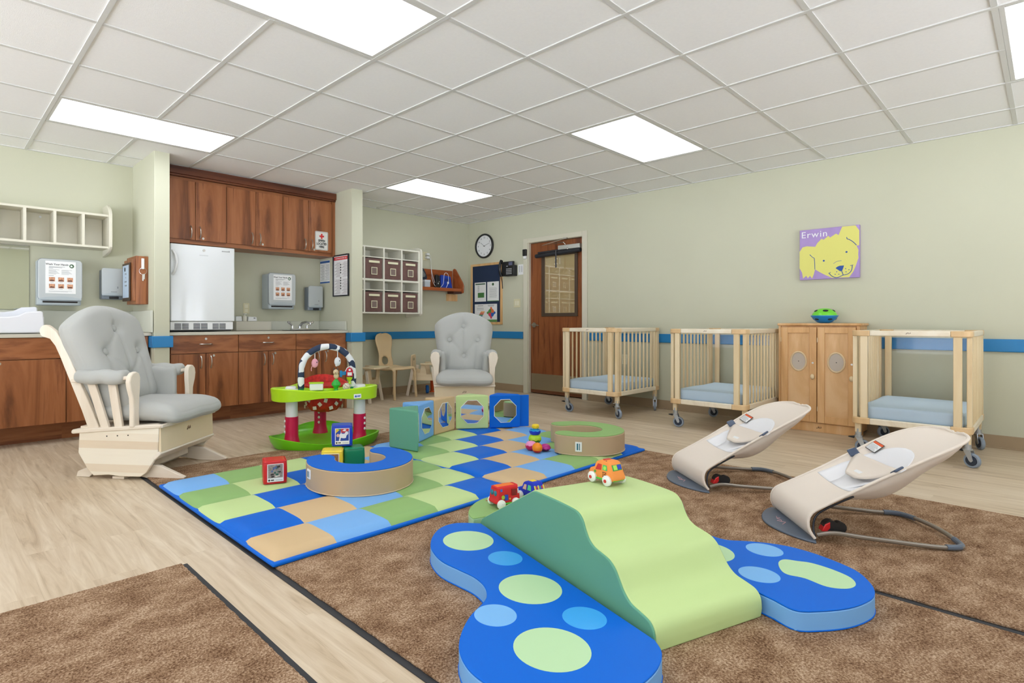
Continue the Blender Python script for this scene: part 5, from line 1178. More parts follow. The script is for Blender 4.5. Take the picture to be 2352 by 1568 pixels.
# ================================================================ SOFT TOY CARS
def car(label, loc, rz, body_c, hub_c, kind, L=.135, W=.08, Hc=.085, s=1.0, tilt=0):
    t = thing('toy_car', label, 'toy car', loc, R(rz), 'soft toy cars'); t.scale = (s, s, s)
    if tilt: t.rotation_euler = (0, R(tilt), R(rz))
    bm_ = mat('cloth_'+kind, body_c, .75, bump=.1, bscale=300)
    if kind == 'red': P = [(-.066, .022), (.060, .022), (.064, .05), (.058, .095), (.048, .105), (-.056, .105), (-.066, .096)]
    else: P = [(-.068, .022), (.066, .022), (.070, .045), (.062, .060), (.042, .066), (.026, .096), (-.030, .104), (-.052, .096), (-.066, .060)]
    P = catmull(P, 4)
    m = MB(); rows = []
    for y, k in ((-W/2, .86), (-W/2*.9, .96), (-W/2*.6, 1), (W/2*.6, 1), (W/2*.9, .96), (W/2, .86)): rows.append([Vector((x*k, y*(1-.16*max(0, z-.05)/.05), .06+(z-.06)*k)) for x, z in P])
    m.ring_loft(rows, True); m.build('cloth_body', bm_, t, smooth=60)
    for sx in (-1, 1):
        for sy in (-1, 1):
            y = sy*(W/2+.004); m = MB(); m.lathe([(.001, -.010), (.020, -.009), (.023, -.004), (.023, .005), (.016, .010), (.001, .012)], M=Matrix.Rotation(R(-90*sy), 4, 'X'), n=22, c=(sx*.043, y, .0235)); wh = m.build('wheel', white_m, t)
            m = MB(); m.cyl((sx*.043, y+sy*.0112, .0235), (sx*.043, y+sy*.0132, .0235), .0075, n=14); m.build('hub_cap', mat('hub_'+kind, hub_c, .5), wh)
    m = MB(); m.box(-.034, .034, -W/2-.004, W/2+.004, .02, .027); m.build('axle_plate', mat('toy_bright_green', (70, 200, 60), .5), t, bevel=.003)
    def patch(name, pts, col, sy, th=.0008, mk=None):
        k = lambda z: (1-.16*max(0, z-.05)/.05)
        m = MB(); A = []; B = []
        for x, z in pts:
            A.append(Vector((x, sy*(W/2*1.0*k(z)*1+.0004), z))); B.append(Vector((x, sy*(W/2*k(z)+.0012+th), z)))
        m.ring_loft([A, B], True); m.build(name, mat(mk or name+'_'+kind, col, .6), t, smooth=None)
    if kind == 'orange':
        for sy in (-1, 1):
            patch('side_window', [(-.040, .064), (-.012, .064), (-.014, .086), (-.034, .086)], (90, 200, 110), sy); patch('side_window', [(-.004, .062), (.028, .060), (.016, .086), (-.004, .086)], (206, 50, 46), sy, mk='side_picture_red')
            patch('green_face', disc(-.026, .074, .008, 14), (170, 230, 90), sy, .0016)
            for a in range(9): patch('check_mark', [(-.035+(a % 3)*.008, .036+(a//3)*.008+(a % 2)*.002), (-.031+(a % 3)*.008, .036+(a//3)*.008), (-.031+(a % 3)*.008, .040+(a//3)*.008), (-.035+(a % 3)*.008, .040+(a//3)*.008)], (60, 40, 30), sy)
            patch('leaf_print', disc(.03, .05, .006, 10), (90, 160, 60), sy)
        m = MB(); Mz = Matrix.Translation((-.0575, 0, .078)) @ Matrix.Rotation(R(-68+90), 4, 'Y')
        m.box(-.003, .0008, -.028, .028, -.013, .013, Mz); m.build('rear_window', mat('toy_green_dark', (50, 160, 80), .6), t, bevel=.001)
        m = MB(); m.cbox((-.0035, .012, 0), (.003, .022, .020), Mz); m.build('green_face', mat('green_face_orange', (170, 230, 90), .6), t, bevel=.005)
        m = MB(); m.cbox((-.0035, -.013, .001), (.003, .024, .020), Mz); m.build('blue_face', mat('toy_blue_print', (40, 70, 190), .6), t, bevel=.006)
        m = MB(); m.box(-.0685, -.062, -.016, .016, .042, .053); m.build('number_plate', paper, t, bevel=.001)
        m = MB(); m.box(-.069, -.0684, -.010, .012, .045, .050); m.build('plate_marks', inkd, t, smooth=None)
        m = MB(); m.box(-.074, -.055, -.033, .033, .022, .034); m.build('rear_bumper', mat('toy_bright_green', (70, 200, 60), .5), t, bevel=.004)
        m = MB(); rnd = random.Random(4)
        for a in range(5):
            for b_ in range(4): m.box(-.040+a*.014, -.034+a*.014, -.024+b_*.014+(a % 2)*.004, -.018+b_*.014+(a % 2)*.004, .1015-.0006*abs(a-1.3)**2*3, .1035-.0006*abs(a-1.3)**2*3)
        m.build('roof_check', dark, t, smooth=None)
        m = MB(); m.box(-.012, .006, -.018, .018, .1005, .1055); m.build('roof_tab', redm, t, bevel=.002)
        m = MB(); m.box(-.0695, -.066, .024, .031, .042, .05); m.box(-.0695, -.066, -.031, -.024, .042, .05); m.build('tail_lights', mat('toy_cream', (240, 210, 180), .6), t, bevel=.001)
    elif kind == 'blue':
        for k, cc in enumerate([(240, 214, 60), (206, 60, 50), (240, 214, 60), (40, 150, 170), (206, 60, 50), (240, 214, 60)]):
            m = MB(); Mz = Matrix.Translation((-.0565, 0, .080)) @ Matrix.Rotation(R(20), 4, 'Y'); y = .028-k*.011; m.cbox((-.0025, y, 0), (.003, .008, .022 if k in (0, 2, 5) else .014), Mz); m.build('window_print', mat('stripe%d' % k, cc, .6), t, bevel=.0008)
        m = MB(); m.box(-.0685, -.062, -.014, .014, .042, .053); m.build('number_plate', paper, t, bevel=.001)
        for sy in (-1, 1): patch('side_window', [(-.040, .062), (-.010, .062), (-.014, .088), (-.034, .088)], (90, 210, 150), sy); patch('side_picture', [(0, .060), (.028, .060), (.016, .086), (0, .086)], (230, 190, 170), sy)
        m = MB(); m.box(-.022, .006, -.016, .016, .1015, .105); m.build('roof_tab', mat('toy_yellow', (246, 214, 50), .6), t, bevel=.0015)
    else:
        for sy in (-1, 1):
            patch('radiator_print', [(-.052, .058), (-.022, .058), (-.022, .090), (-.052, .090)], (150, 24, 30), sy)
            for k in range(4): patch('radiator_line', [(-.050, .062+k*.007), (-.024, .062+k*.007), (-.024, .0635+k*.007), (-.050, .0635+k*.007)], (60, 20, 24), sy, .0016)
            patch('blue_print', [(.0, .040), (.020, .040), (.020, .068), (.0, .066)], (34, 70, 180), sy); patch('yellow_print', disc(.03, .056, .010, 14), (170, 190, 60), sy); patch('spot_print', disc(-.010, .045, .005, 10), (244, 180, 40), sy); patch('badge_print', [(.032, .084), (.044, .084), (.044, .096), (.032, .096)], (60, 100, 190), sy)
            patch('corner_print', [(-.064, .066), (-.058, .066), (-.058, .088), (-.064, .088)], (220, 220, 230), sy)
        m = MB(); m.box(-.05, .05, -.020, .020, .1035, .107); m.build('roof_ladder', mat('toy_orange', (240, 120, 40), .6), t, bevel=.0015)
        m = MB(); m.ball((.062, -.012, .075), (.006, .014, .014), 14); m.ball((.062, .018, .075), (.006, .012, .014), 14); m.build('front_window', mat('toy_teal', (40, 120, 140), .5), t)
    return t
car('orange soft toy car with white wheels parked on top of the green slide', (1.985, 1.215, FL+.3095), 78, (244, 150, 70), (214, 62, 58), 'orange', s=.9)
car('red soft toy truck with white wheels behind the green slide', (2.035, 1.805, FL+.066), 165, (212, 36, 40), (230, 230, 234), 'red', s=.95, tilt=0)
car('blue soft toy car with striped windows, just right of the red truck', (2.200, 1.765, FL+.066), 78, (26, 50, 190), (200, 60, 60), 'blue', s=.95)
# ================================================================ BOUNCERS
fab = mat('beige_bouncer_fabric', (232, 220, 206), .8, bump=.15, bscale=300, sheen=.1); mesh_w = mat('white_mesh_fabric', (238, 238, 240), .8, bump=.3, bscale=500)
grt = mat('grey_steel_tube', (146, 138, 128), .35, .6); grp = mat('slate_plastic', (92, 104, 120), .4)
def make_bouncer(label, loc, rz):
    t = thing('baby_bouncer', label, 'bouncer', loc, R(rz), 'baby bouncers')
    # foot plate: a leaf shape behind the chord
    m = MB(); P = [(0, -.235)]+[(-.005-.115*math.sin(PI*k/20)**.8, -.235+.47*k/20) for k in range(1, 20)]+[(0, .235), (.012, .2), (.012, -.2)]
    m.prism(P, .0, .010); m.build('foot_plate', grp, t, bevel=.004)
    m = MB()
    for k in range(3): m.tube([(-.055+.012*k, -.03+.045*k, .0105), (-.03-.008*k, .0+.03*k, .0105), (-.06+.01*k, .02+.03*k, .0105)], .0012, 5)
    m.build('scribble', mat('pink_scribble', (230, 180, 180), .7), t)
    # base tube
    m = MB(); zz = .014
    path = catmull([(.015, -.205, .03), (.08, -.215, .045), (.20, -.22, .034), (.45, -.222, zz), (.545, -.215, zz), (.575, -.19, zz), (.59, -.10, .02), (.595, 0, .022), (.59, .10, .02), (.575, .19, zz), (.545, .215, zz), (.45, .222, zz), (.20, .22, .034), (.08, .215, .045), (.015, .205, .03)], 5, False)
    m.tube(path, .0095, 10); m.build('base_tube', grt, t)
    for s in (-1, 1):
        m = MB(); m.tube(catmull([(.50, s*.2205, zz), (.545, s*.215, zz), (.575, s*.19, zz), (.586, s*.13, .0185)], 4, False), .0118, 10); m.build('rubber_grip', grp, t)
        m = MB(); m.cyl((.075, s*.165, .062), (.075, s*.198, .062), .030, n=24); m.cyl((.112, s*.168, .062), (.112, s*.195, .062), .025, n=20); m.build('hinge', black, t)
        m = MB(); m.prism([(.036, .045), (.050, .075), (.070, .086), (.070, .06), (.055, .042)], s*.182-.019, s*.182+.019, 'xz'); m.build('red_latch', mat('latch_red', (196, 26, 30), .4), t, bevel=.003)
        m = MB(); m.tube(catmull([(.012, s*.20, .012), (.010, s*.182, .055), (.028, s*.172, .105), (.09, s*.165, .145), (.18, s*.160, .19)], 5, False), .0045, 8); m.build('seat_wire', mat('dark_wire', (50, 52, 58), .4, .5), t)
    # fabric seat: centre line profile and half width
    prof = [(.004, .016, .212), (-.014, .045, .205), (-.018, .085, .198), (.0, .120, .192), (.05, .150, .187), (.12, .188, .182), (.20, .232, .180), (.29, .283, .182), (.38, .332, .188), (.46, .376, .192), (.54, .414, .186), (.59, .434, .170), (.63, .448, .142), (.655, .455, .104), (.668, .459, .056), (.672, .460, .012)]
    Pf = catmull(prof, 4, False); N = 24; rows = []; arc = 0; last = None; S = []
    for q in Pf:
        if last: arc += math.hypot(q[0]-last[0], q[1]-last[1])
        last = q; S.append(arc)
    def surf(i, v):      # v in -1..1
        x, z, w_ = Pf[i]; s_ = S[i]/S[-1]
        sagb = .055*math.exp(-((s_-.52)/.17)**2)+.012
        sag = sagb*(1-abs(v)**2.4)*(1 if s_ > .3 else max(0, (s_-.1)/.2) if s_ > .1 else 0)
        j0_, j1_ = max(i-1, 0), min(i+1, len(Pf)-1); dx, dz = Pf[j1_][0]-Pf[j0_][0], Pf[j1_][1]-Pf[j0_][1]; L = math.hypot(dx, dz) or 1
        return Vector((x+dz/L*sag, w_*v, z-dx/L*sag))
    m = MB(); G = [[m.bm.verts.new(surf(i, -1+2*k/N)) for k in range(N+1)] for i in range(len(Pf))]
    for i in range(len(Pf)-1):
        for k in range(N):
            s_ = S[i]/S[-1]; v = abs(-1+2*(k+.5)/N); f = m.bm.faces.new([G[i][k], G[i][k+1], G[i+1][k+1], G[i+1][k]])
    m.build('fabric_seat', fab, t, smooth=70, solid=.006)
    def surf_s(s_, v):
        for i in range(len(Pf)-1):
            if S[i+1]/S[-1] >= s_: break
        f = (s_*S[-1]-S[i])/(S[i+1]-S[i]); return surf(i, v).lerp(surf(i+1, v), f)
    up_ = Vector((-.5, 0, .86))*.0042; m = MB(); G = []
    for a in range(33):
        s_ = .36+.40*a/32; w_ = .87 if s_ < .60 else .87*math.sqrt(max(0, 1-((s_-.60)/.162)**2)); w_ *= 1-.18*min(1, max(0, (s_-.50)/.2))
        G.append([m.bm.verts.new(surf_s(s_, w_*(-1+2*k/24))+up_) for k in range(25)])
    for a in range(32):
        for k in range(24): m.bm.faces.new([G[a][k], G[a][k+1], G[a+1][k+1], G[a+1][k]])
    m.build('mesh_panel', mesh_w, t, smooth=70, solid=.002)
    # rolled hem along the edge and the pocket underneath
    ri_ = [i for i in range(len(Pf)) if i < len(Pf)-12 or Pf[i][2] > .045]
    rim = [surf(i, -1) for i in ri_]+[surf(len(Pf)-1, 0)]+[surf(i, 1) for i in ri_[::-1]]
    rr_ = [rim[0]]
    for p in rim[1:]:
        if (p-rr_[-1]).length > .012: rr_.append(p)
    m = MB(); m.tube(rr_, .0065, 8); m.build('hem', fab, t)
    m = MB(); rows = []
    for i in range(20, len(Pf)-12):
        s_ = (i-20)/(len(Pf)-33); dp = .065*math.sin(PI*s_)**.7+.004; rg = []
        for k in range(13):
            v = -1+2*k/12; p = surf(i, v); d_ = dp*(1-abs(v)**3); rg.append(Vector((p.x+d_*.45, p.y*.98, p.z-.006-d_)))
        rows.append(rg)
    V2 = [[m.bm.verts.new(p) for p in rg] for rg in rows]
    for a in range(len(V2)-1):
        for k in range(12): m.bm.faces.new([V2[a][k], V2[a][k+1], V2[a+1][k+1], V2[a+1][k]])
    m.build('underside_sling', fab, t, smooth=70, solid=.003)
    # crotch flap with buckles
    def on(i, v, up): p = surf_s(i, v); return p+Vector((-.5, 0, .86))*up
    n_ = len(Pf); idx = lambda s_: s_
    m = MB(); rows = []
    for a in range(11):
        s_ = .445+.155*a/10; w_ = .98*(math.sin(PI*(.10+.90*a/10)*.5)**.75)
        i = idx(s_); rg = []
        for k in range(13): v = (-1+2*k/12)*w_*.85; rg.append(on(i, v, .012+.035*(1-(v/.85)**2)))
        rows.append(rg)
    V2 = [[m.bm.verts.new(p) for p in rg] for rg in rows]
    for a in range(len(V2)-1):
        for k in range(12): m.bm.faces.new([V2[a][k], V2[a][k+1], V2[a+1][k+1], V2[a+1][k]])
    m.build('restraint_flap', fab, t, smooth=70, solid=.010)
    m = MB(); rows = []
    for a in range(9):
        i = idx(.36+.12*a/8); rows.append([on(i, v, .004+.010*(a/8)) for v in (-.34-.2*(a/8)**2, -.17-.1*(a/8)**2, 0, .17+.1*(a/8)**2, .34+.2*(a/8)**2)])
    V2 = [[m.bm.verts.new(p) for p in rg] for rg in rows]
    for a in range(len(V2)-1):
        for k in range(4): m.bm.faces.new([V2[a][k], V2[a][k+1], V2[a+1][k+1], V2[a+1][k]])
    m.build('crotch_panel', mesh_w, t, smooth=70, solid=.004)
    p = on(idx(.49), 0, .052)
    MT_ = Matrix.Translation(p) @ Matrix.Rotation(R(-30), 4, 'Y')
    m = MB(); m.cbox((0, 0, 0), (.016, .05, .003), MT_); m.build('woven_label', paper, t, smooth=None)
    for s in (-1, 1):
        p = on(idx(.585), s*.93, .012); MT_ = Matrix.Translation(p) @ Matrix.Rotation(R(s*28), 4, 'X') @ Matrix.Rotation(R(-30), 4, 'Y')
        m = MB(); m.soft((0, 0, 0), (.044, .05, .012), .006, 6, M=None) if False else m.cbox((0, 0, 0), (.042, .046, .010), MT_); m.build('buckle', mat('navy_buckle', (70, 84, 108), .35), t, bevel=.005, seg=3)
        m = MB(); m.cbox((0, s*.012, -.012), (.026, .05, .003), MT_); m.build('strap_tab', mesh_w, t, bevel=.001)
    # warning label
    p0_ = on(idx(.70), .80, .006); i = idx(.71)
    m = MB(); q = [on(idx(.655), .90, .010), on(idx(.655), .60, .012), on(idx(.715), .60, .012), on(idx(.715), .90, .010)]
    def quad(name, a0, a1, b0, b1, m_, up):
        m = MB(); A_, B_, C_, D_ = q
        f = lambda a, b_: (A_*(1-a)+B_*a)*(1-b_)+(D_*(1-a)+C_*a)*b_
        base_ = [f(a0, b0), f(a1, b0), f(a1, b1), f(a0, b1)]; nrm = Vector((-.5, 0, .86)); cc_ = sum(q, Vector())/4; e1 = (q[1]-q[0]+q[2]-q[3]); e2 = (q[3]-q[0]+q[2]-q[1]); nn_ = e1.cross(e2).normalized(); nrm = nn_ if nn_.z > 0 else -nn_; base_ = [p-nrm*(p-cc_).dot(nrm) for p in base_]; m.ring_loft([[p+nrm*up for p in base_], [p+nrm*(up+.0008) for p in base_]], True); return m.build(name, m_, t, smooth=None)
    quad('warning_label', -.05, 1.05, -.05, 1.05, inkd, 0); quad('label_white', 0, 1, 0, .76, paper, .0009); quad('label_orange', 0, 1, .78, 1, mat('warning_orange', (226, 92, 40), .6), .0009)
    for k in range(6): quad('label_line', .06, .92-.1*(k % 3), .07+.11*k, .095+.11*k, ink, .0018)
    return t
b_ = make_bouncer('beige baby bouncer nearer the camera, at the right of the rug', (2.966, .831, FL), -52.5)
copy_tree(b_, loc=(3.323, 1.472, FL), rz=R(-41), label='beige baby bouncer farther away, left of the other one')
# ================================================================ ACTIVITY SAUCER
lime = mat('lime_plastic', (184, 232, 30), .3); lime2 = mat('green_plastic', (116, 212, 28), .3); mag = mat('magenta_plastic', (206, 14, 72), .35)
t = thing('activity_saucer', 'lime green baby activity saucer with cow-print arch and three pink legs', 'baby activity center', (2.347, 4.005, .0), R(-25.7))
legs = [(-.255, -.125), (.265, -.13), (-.01, .275)]
def tri_out(r, amp, n=72, rot=-90):
    return [(r*(1+amp*math.cos(3*(2*PI*k/n-R(90))))*math.cos(2*PI*k/n), r*(1+amp*math.cos(3*(2*PI*k/n-R(90))))*math.sin(2*PI*k/n)) for k in range(n)]
def P3(o, z): return [Vector((x, y, z)) for x, y in o]
hz_ = lambda o, z, k: [Vector((x, y, z+k*math.cos(3*(math.atan2(y, x)-R(90))))) for x, y in o]
m = MB(); rings = [P3(tri_out(.33, .09), .004), P3(tri_out(.375, .09), .006), hz_(tri_out(.40, .10), .045, .008), hz_(tri_out(.41, .10), .075, .022), hz_(tri_out(.395, .10), .076, .022), hz_(tri_out(.385, .10), .05, .008), P3(tri_out(.34, .09), .022), P3(tri_out(.12, .0), .03)]
m.ring_loft(rings, True); m.build('base_tray', lime2, t, smooth=40)
for x, y in legs:
    m = MB(); m.lathe([(.066, .02), (.062, .04), (.053, .075), (.050, .10), (.050, .235), (.047, .237)], c=(x, y, 0), n=28); lg = m.build('leg', mag, t)
    m = MB(); m.cyl((x, y, .235), (x, y, .40), .0455, n=28); m.build('leg_tube', white_m, lg)
    m = MB(); a = R(-107.5+(-62 if x < -.1 else 62 if x > .1 else 0))
    for k in range(3): m.ball((x+.048*math.cos(a), y+.048*math.sin(a), .12+k*.042), (.010, .010, .012), 12)
    m.build('height_pegs', white_m, lg)
def top_o(r, k=0): return [(r*(1+.14*math.cos(3*(2*PI*i/96-R(90))))*math.cos(2*PI*i/96)*1.04, r*(1+.14*math.cos(3*(2*PI*i/96-R(90))))*math.sin(2*PI*i/96)*.92) for i in range(96)]
hole = lambda r: [(r*math.cos(2*PI*i/96), .02+r*math.sin(2*PI*i/96)) for i in range(96)]
def wob(o, z, amp=.012): return [Vector((x, y, z+amp*math.cos(3*math.atan2(y, x)-R(270)))) for x, y in o]
m = MB(); m.ring_loft([wob(top_o(.350), .372, -.014), wob(top_o(.366), .375, -.012), wob(top_o(.372), .445), wob(top_o(.362), .452), wob(top_o(.345), .445), wob(top_o(.335), .430, .0), wob(hole(.20), .432, 0), wob(hole(.19), .448, 0), wob(hole(.175), .448, 0), wob(hole(.17), .385, 0)], closed=True); m.build('play_tray', lime, t, smooth=40)
for x, y in legs:
    m = MB(); m.lathe([(.055, .43), (.055, .445), (.042, .448), (.040, .462), (.034, .468), (.001, .468)], c=(x*1.02, y*1.02, .0), n=26); m.build('leg_cap', white_m, t)
redf = mat('red_print_fabric', (204, 40, 30), .55, var=.25, vscale=40, bump=.4, bscale=40)
m = MB(); m.ring_loft([[Vector((x, y, z+.004*math.sin(i*.9))) for i, (x, y) in enumerate(hole(r))] for r, z in ((.178, .46), (.172, .44), (.165, .38), (.15, .31), (.11, .262), (.05, .245), (.01, .243))], True); m.build('fabric_seat', redf, t, smooth=60)
m = MB(); rows = []
for k in range(13):
    a = R(20+140*k/12); r0 = .185; hh = .085*math.sin(R(15+150*k/12)); rows.append([Vector((r0*math.cos(a), .02+r0*math.sin(a), .44)), Vector(((r0+.012)*math.cos(a), .02+(r0+.012)*math.sin(a), .44+hh)), Vector(((r0+.032)*math.cos(a), .02+(r0+.032)*math.sin(a), .44+hh*.9)), Vector(((r0+.03)*math.cos(a), .02+(r0+.03)*math.sin(a), .44))])
m.ring_loft(rows, True); m.build('seat_back', redf, t, smooth=60)
m = MB(); rnd = random.Random(2)
for k in range(10):
    a = R(-170+16*k if k < 10 else 0); z = .30+.06*((k*7) % 3)/2; r0 = .148+.012*((z-.30)/.06)
    m.cbox((0, 0, 0), (.03, .003, .026), Matrix.Translation(((r0+.006)*math.cos(a), .02+(r0+.006)*math.sin(a), z-.01)) @ Matrix.Rotation(a+PI/2, 4, 'Z') @ Matrix.Rotation(k, 4, 'Y'))
m.build('print_patches', mat('print_cream', (232, 222, 204), .6), t, smooth=None)
# cow print arch
cow_w = mat('cow_white', (232, 238, 240), .8, bump=.25, bscale=60)
cowm = bpy.data.materials.new('cow_print'); cowm.use_nodes = True; nt = cowm.node_tree; b = nt.nodes['Principled BSDF']; b.inputs['Roughness'].default_value = .8
tc = nt.nodes.new('ShaderNodeTexCoord'); nn = nt.nodes.new('ShaderNodeTexNoise'); nn.inputs['Scale'].default_value = 17; nn.inputs['Detail'].default_value = 0
nt.links.new(tc.outputs['Object'], nn.inputs['Vector'])
cr = nt.nodes.new('ShaderNodeValToRGB'); cr.color_ramp.elements[0].position = .505; cr.color_ramp.elements[1].position = .52; cr.color_ramp.elements[1].color = lin((44, 58, 84)); cr.color_ramp.elements[0].color = lin((236, 240, 242))
nt.links.new(nn.outputs['Fac'], cr.inputs['Fac']); nt.links.new(cr.outputs['Color'], b.inputs['Base Color'])
m = MB(); ax = [(-.185, -.135), (.215, -.105)]
def arch_pt(u):
    a = PI*(1-u); c_ = Vector(((ax[0][0]+ax[1][0])/2, (ax[0][1]+ax[1][1])/2)); h_ = Vector((ax[1][0]-ax[0][0], ax[1][1]-ax[0][1]))/2
    q = c_+h_*math.cos(a); return Vector((q.x, q.y, .585+.185*math.sin(a)))
path = [Vector((ax[0][0], ax[0][1], .45)), Vector((ax[0][0]-.002, ax[0][1], .52))]+[arch_pt(k/24) for k in range(25)]+[Vector((ax[1][0]+.002, ax[1][1], .52)), Vector((ax[1][0], ax[1][1], .45))]
m.tube(path, [.0245+.0012*math.sin(i*1.7) for i in range(len(path))], 14); arch = m.build('toy_arch', cowm, t)
m = MB()
for x, y in ax: m.cyl((x, y, .435), (x, y, .462), .021, n=18)
m.build('arch_socket', mat('green_socket', (20, 140, 90), .5), t)
for u, col, nm in ((.34, (238, 170, 186), 'pink_hanging_toy'), (.63, (230, 234, 238), 'white_hanging_toy')):
    p = arch_pt(u); m = MB(); m.cyl((p.x, p.y, p.z-.02), (p.x, p.y, p.z-.075), .0035, n=8); ln = m.build('toy_cord', white_m, t)
    m = MB(); m.ball((p.x, p.y, p.z-.105), (.026, .02, .036), 18)
    if col[0] > 235: m.tube([(p.x-.018, p.y, p.z-.12), (p.x-.028, p.y-.004, p.z-.15), (p.x-.026, p.y, p.z-.165)], .003, 6)
    else: m.ball((p.x-.008, p.y-.004, p.z-.136), (.010, .008, .008), 10)
    ob = m.build(nm, mat(nm, col, .8, bump=.2, bscale=80), t)
    m = MB(); m.ball((p.x+.014, p.y-.016, p.z-.098), (.004, .003, .006), 8); m.build('toy_eye', inkd, ob)
# tray toys
m = MB(); m.box(-.125, -.025, -.225, -.165, .44, .495); tb = m.build('toy_box', white_m, t, bevel=.006)
m = MB(); m.box(-.130, -.020, -.230, -.160, .492, .500); m.build('toy_box_lid', lime, tb, bevel=.003)
gg = mat('turtle_green', (40, 176, 60), .3)
m = MB(); m.lathe([(.02, .43), (.012, .445), (.022, .46), (.036, .475), (.034, .49), (.012, .518), (.001, .52)], c=(.075, -.19, 0), n=20); tt = m.build('dog_figure', gg, t)
m = MB(); m.ball((.075, -.195, .545), (.020, .018, .024), 14); m.ball((.072, -.205, .575), (.021, .019, .022), 14); m.ball((.068, -.222, .570), (.010, .009, .008), 10); m.build('dog_head', mat('toy_beige', (222, 200, 160), .4), tt)
m = MB(); m.ball((.060, -.20, .598), (.006, .008, .012), 8); m.ball((.086, -.198, .598), (.006, .008, .012), 8); m.ball((.066, -.231, .572), (.004, .004, .003), 8); m.build('dog_ears', mat('toy_brown', (90, 70, 60), .5), tt)
m = MB(); m.bar((.11, -.135, .555), (.225, -.11, .565), .012, .028); m.cbox((.118, -.137, .555), (.02, .014, .05)); m.build('blue_arm', mat('toy_arm_blue', (24, 140, 200), .4), t, bevel=.003)
m = MB(); m.prism([(-.026, 0), (.026, 0), (.026, .045), (.018, .062), (0, .072), (-.018, .062), (-.026, .045)], -.012, .012, 'xz'); brn = m.build('toy_barn', mat('barn_red', (196, 20, 50), .4), t, bevel=.003); brn.location = (.185, -.135, .532)
m = MB(); m.box(-.017, .017, -.015, -.012, .008, .034); m.box(-.008, .008, -.015, -.012, .045, .06); m.tube([(-.031, 0, .042), (-.02, 0, .066), (0, 0, .077), (.02, 0, .066), (.031, 0, .042)], .004, 6); m.build('barn_trim', white_m, brn)
m = MB(); m.lathe([(.014, 0), (.008, .02), (.022, .040), (.024, .052), (.001, .056)], c=(.185, -.135, .474), n=18); m.build('frog_post', mat('toy_lime', (190, 220, 40), .35), t)
m = MB(); m.ball((.150, -.235, .462), .031, 20); m.build('bead_ball', mat('bead_ball', (206, 196, 176), .15, var=.6, vscale=90), t)
m = MB(); m.prism(rrect(-.030, .030, -.016, .016, .004), -.002, .0, 'xz'); st = m.build('sticker', paper, t); st.location = (.215, -.372, .405); st.rotation_euler = (0, 0, R(16))
m = MB(); m.prism([(-.024, -.006), (-.008, -.008), (-.006, .004), (-.02, .007)], -.003, -.002, 'xz'); m.prism([(-.004, -.004), (.02, -.004), (.026, .010), (.02, .004), (-.002, .004)], -.003, -.002, 'xz'); m.build('sticker_print', mat('print_blue', (30, 100, 190), .5), st, smooth=None)
# ================================================================ TODDLER CHAIRS
def make_tray_chair(label, loc, rz, group='wooden tray chairs'):
    """low wooden feeding chair: faces +x"""
    t = thing('tray_chair', label, 'toddler chair', loc, R(rz), group)
    m = MB(); P = rrect(-.13, .13, .22, .53, .05); hole_ = rrect(-.04, .04, .455, .485, .01)
    m.prism(P, -.165, -.150, 'yz'); m.build('backrest', birch, t, bevel=.004)
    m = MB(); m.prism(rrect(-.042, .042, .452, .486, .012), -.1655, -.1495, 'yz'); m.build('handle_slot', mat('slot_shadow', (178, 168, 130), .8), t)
    m = MB(); m.box(-.155, .13, -.13, .13, .22, .232); m.build('seat', birch_h, t, bevel=.003)
    m = MB(); m.prism([(.10, -.17), (.25, -.20), (.30, -.15), (.31, 0), (.30, .15), (.25, .20), (.10, .17), (.03, .19), (-.03, .17), (-.03, .14), (.05, .12), (.08, 0), (.05, -.12), (-.03, -.14), (-.03, -.17), (.03, -.19)], .405, .425); m.build('tray', birch_h, t, bevel=.006)
    m = MB(); m.prism(rrect(.13, .27, -.10, .10, .03), .425, .430); m.build('tray_lid', mat('tray_cream', (232, 222, 180), .4), t, bevel=.002)
    for s in (-1, 1):
        m = MB(); m.prism([(-.15, .20), (.16, .20), (.175, .40), (.13, .40), (.11, .28), (.05, .28), (.03, .40), (-.02, .40), (-.04, .30), (-.15, .34)], s*.142-.007, s*.142+.007, 'xz'); m.build('side_panel', birch_h, t, bevel=.003)
        for sx, x0, x1 in ((-1, -.13, -.20), (1, .13, .19)):
            m = MB(); m.bar((x0, s*.145, .38), (x1, s*.175, .0), .022, .036); m.build('leg', pine_z, t, bevel=.004)
    m = MB(); m.prism([(-.13, .20), (.13, .20), (.13, .40), (.09, .40), (.06, .27), (-.06, .27), (-.09, .40), (-.13, .40)], .150, .163, 'yz'); m.build('front_panel', birch_h, t, bevel=.003)
    return t
k0 = make_tray_chair('low wooden tray chair beside the glider chair near the bulletin board', (4.87, 5.72, 0), -52)
copy_tree(k0, loc=(3.88, 5.735, 0), rz=R(-60), label='low wooden tray chair partly hidden behind the right wall stub')
# tall bentwood chair
t = thing('bentwood_chair', 'tall-backed bentwood chair with a round hole low in its back', 'chair', (4.385, 5.76, 0), R(-78))
ply = mat('birch_ply', (230, 204, 160), .4, var=.04, vscale=6)
m = MB(); rows = []
Q = [(-.130, .395, .13), (-.138, .44, .135), (-.148, .52, .118), (-.158, .60, .125), (-.168, .68, .150), (-.175, .74, .158), (-.179, .785, .142), (-.181, .808, .10), (-.182, .816, .04)]
Q = catmull(Q, 4, False); Nn = 16
G = []
for x, z, w_ in Q: G.append([m.bm.verts.new((x-.016*(1-(k/Nn*2-1)**2), w_*(k/Nn*2-1), z)) for k in range(Nn+1)])
for i in range(len(G)-1):
    for k in range(Nn):
        y = (G[i][k].co.y+G[i][k+1].co.y)/2; z = (G[i][k].co.z+G[i+1][k].co.z)/2
        if ((y/.062)**2+((z-.465)/.056)**2) < 1: continue
        m.bm.faces.new([G[i][k], G[i][k+1], G[i+1][k+1], G[i+1][k]])
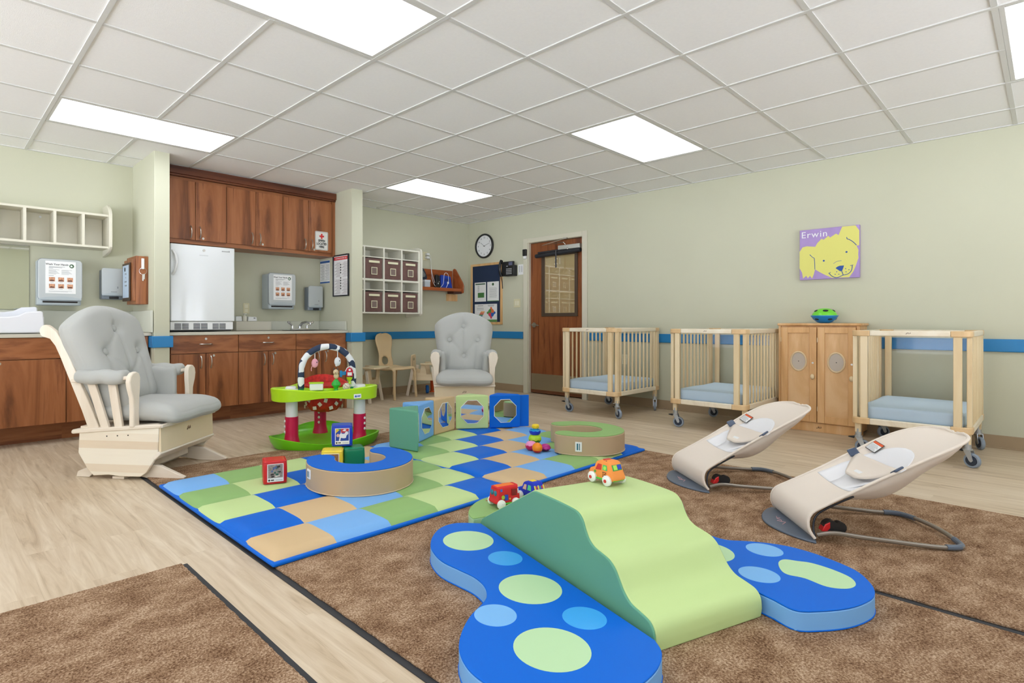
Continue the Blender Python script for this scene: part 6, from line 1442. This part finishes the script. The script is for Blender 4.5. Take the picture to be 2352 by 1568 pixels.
for v in m.bm.verts:
    d_ = math.hypot(v.co.y/.062, (v.co.z-.465)/.056)
    if .75 < d_ < 1.25: v.co.y /= d_ if d_ else 1; v.co.z = .465+(v.co.z-.465)/d_
bmesh.ops.delete(m.bm, geom=[v for v in m.bm.verts if not v.link_faces], context='VERTS')
m.build('bent_back', ply, t, smooth=60, solid=.012)
m = MB(); rows = []
Sx = [(-.19, .392, .20), (-.13, .398, .215), (-.06, .390, .215), (.04, .384, .218), (.12, .392, .220), (.16, .390, .222), (.178, .37, .222)]
Sx = catmull(Sx, 4, False); G = [[m.bm.verts.new((x, w_*(k/10-1), z-.022*(math.exp(-((abs(k/10-1)-1)/.09)**2))+ (.0 if abs(k/10-1) > .8 else -.006*(1-(k/10-1)**2)))) for k in range(21)] for x, z, w_ in Sx]
for i in range(len(G)-1):
    for k in range(20): m.bm.faces.new([G[i][k], G[i][k+1], G[i+1][k+1], G[i+1][k]])
m.build('bent_seat', ply, t, smooth=60, solid=.014)
for s in (-1, 1):
    m = MB(); m.tube([(.165, s*.19, .375), (.176, s*.200, .33), (.180, s*.205, .20), (.195, s*.212, .0)], [.022, .020, .018, .017], 4); m.build('leg', ply, t, bevel=.004, smooth=30)
    m = MB(); m.tube([(-.10, s*.17, .375), (-.115, s*.18, .32), (-.15, s*.19, .15), (-.185, s*.20, .0)], [.020, .019, .018, .017], 4); m.build('leg', ply, t, bevel=.004, smooth=30)
# toys under the tray chair
t = thing('blue_wheel_toy', 'blue round toy with a small red centre on the floor under the tray chair', 'toy', (4.98, 5.80, 0), R(-125))
m = MB(); m.cyl((0, -.02, .055), (0, .02, .055), .055, n=28); m.build('blue_body', mat('toy_wheel_blue', (24, 110, 200), .4), t, bevel=.008)
m = MB(); m.cyl((.021*0, -.024, .055), (0, .024, .055), .012, n=16); m.build('red_centre', redm, t, bevel=.002)
t = thing('orange_post_toy', 'orange plastic post toy standing behind the blue round toy', 'toy', (5.12, 5.86, 0))
m = MB(); m.lathe([(.035, 0), (.035, .01), (.022, .02), (.026, .16), (.02, .165), (.001, .166)], n=20); m.build('post', mat('toy_post_orange', (226, 92, 30), .4), t)
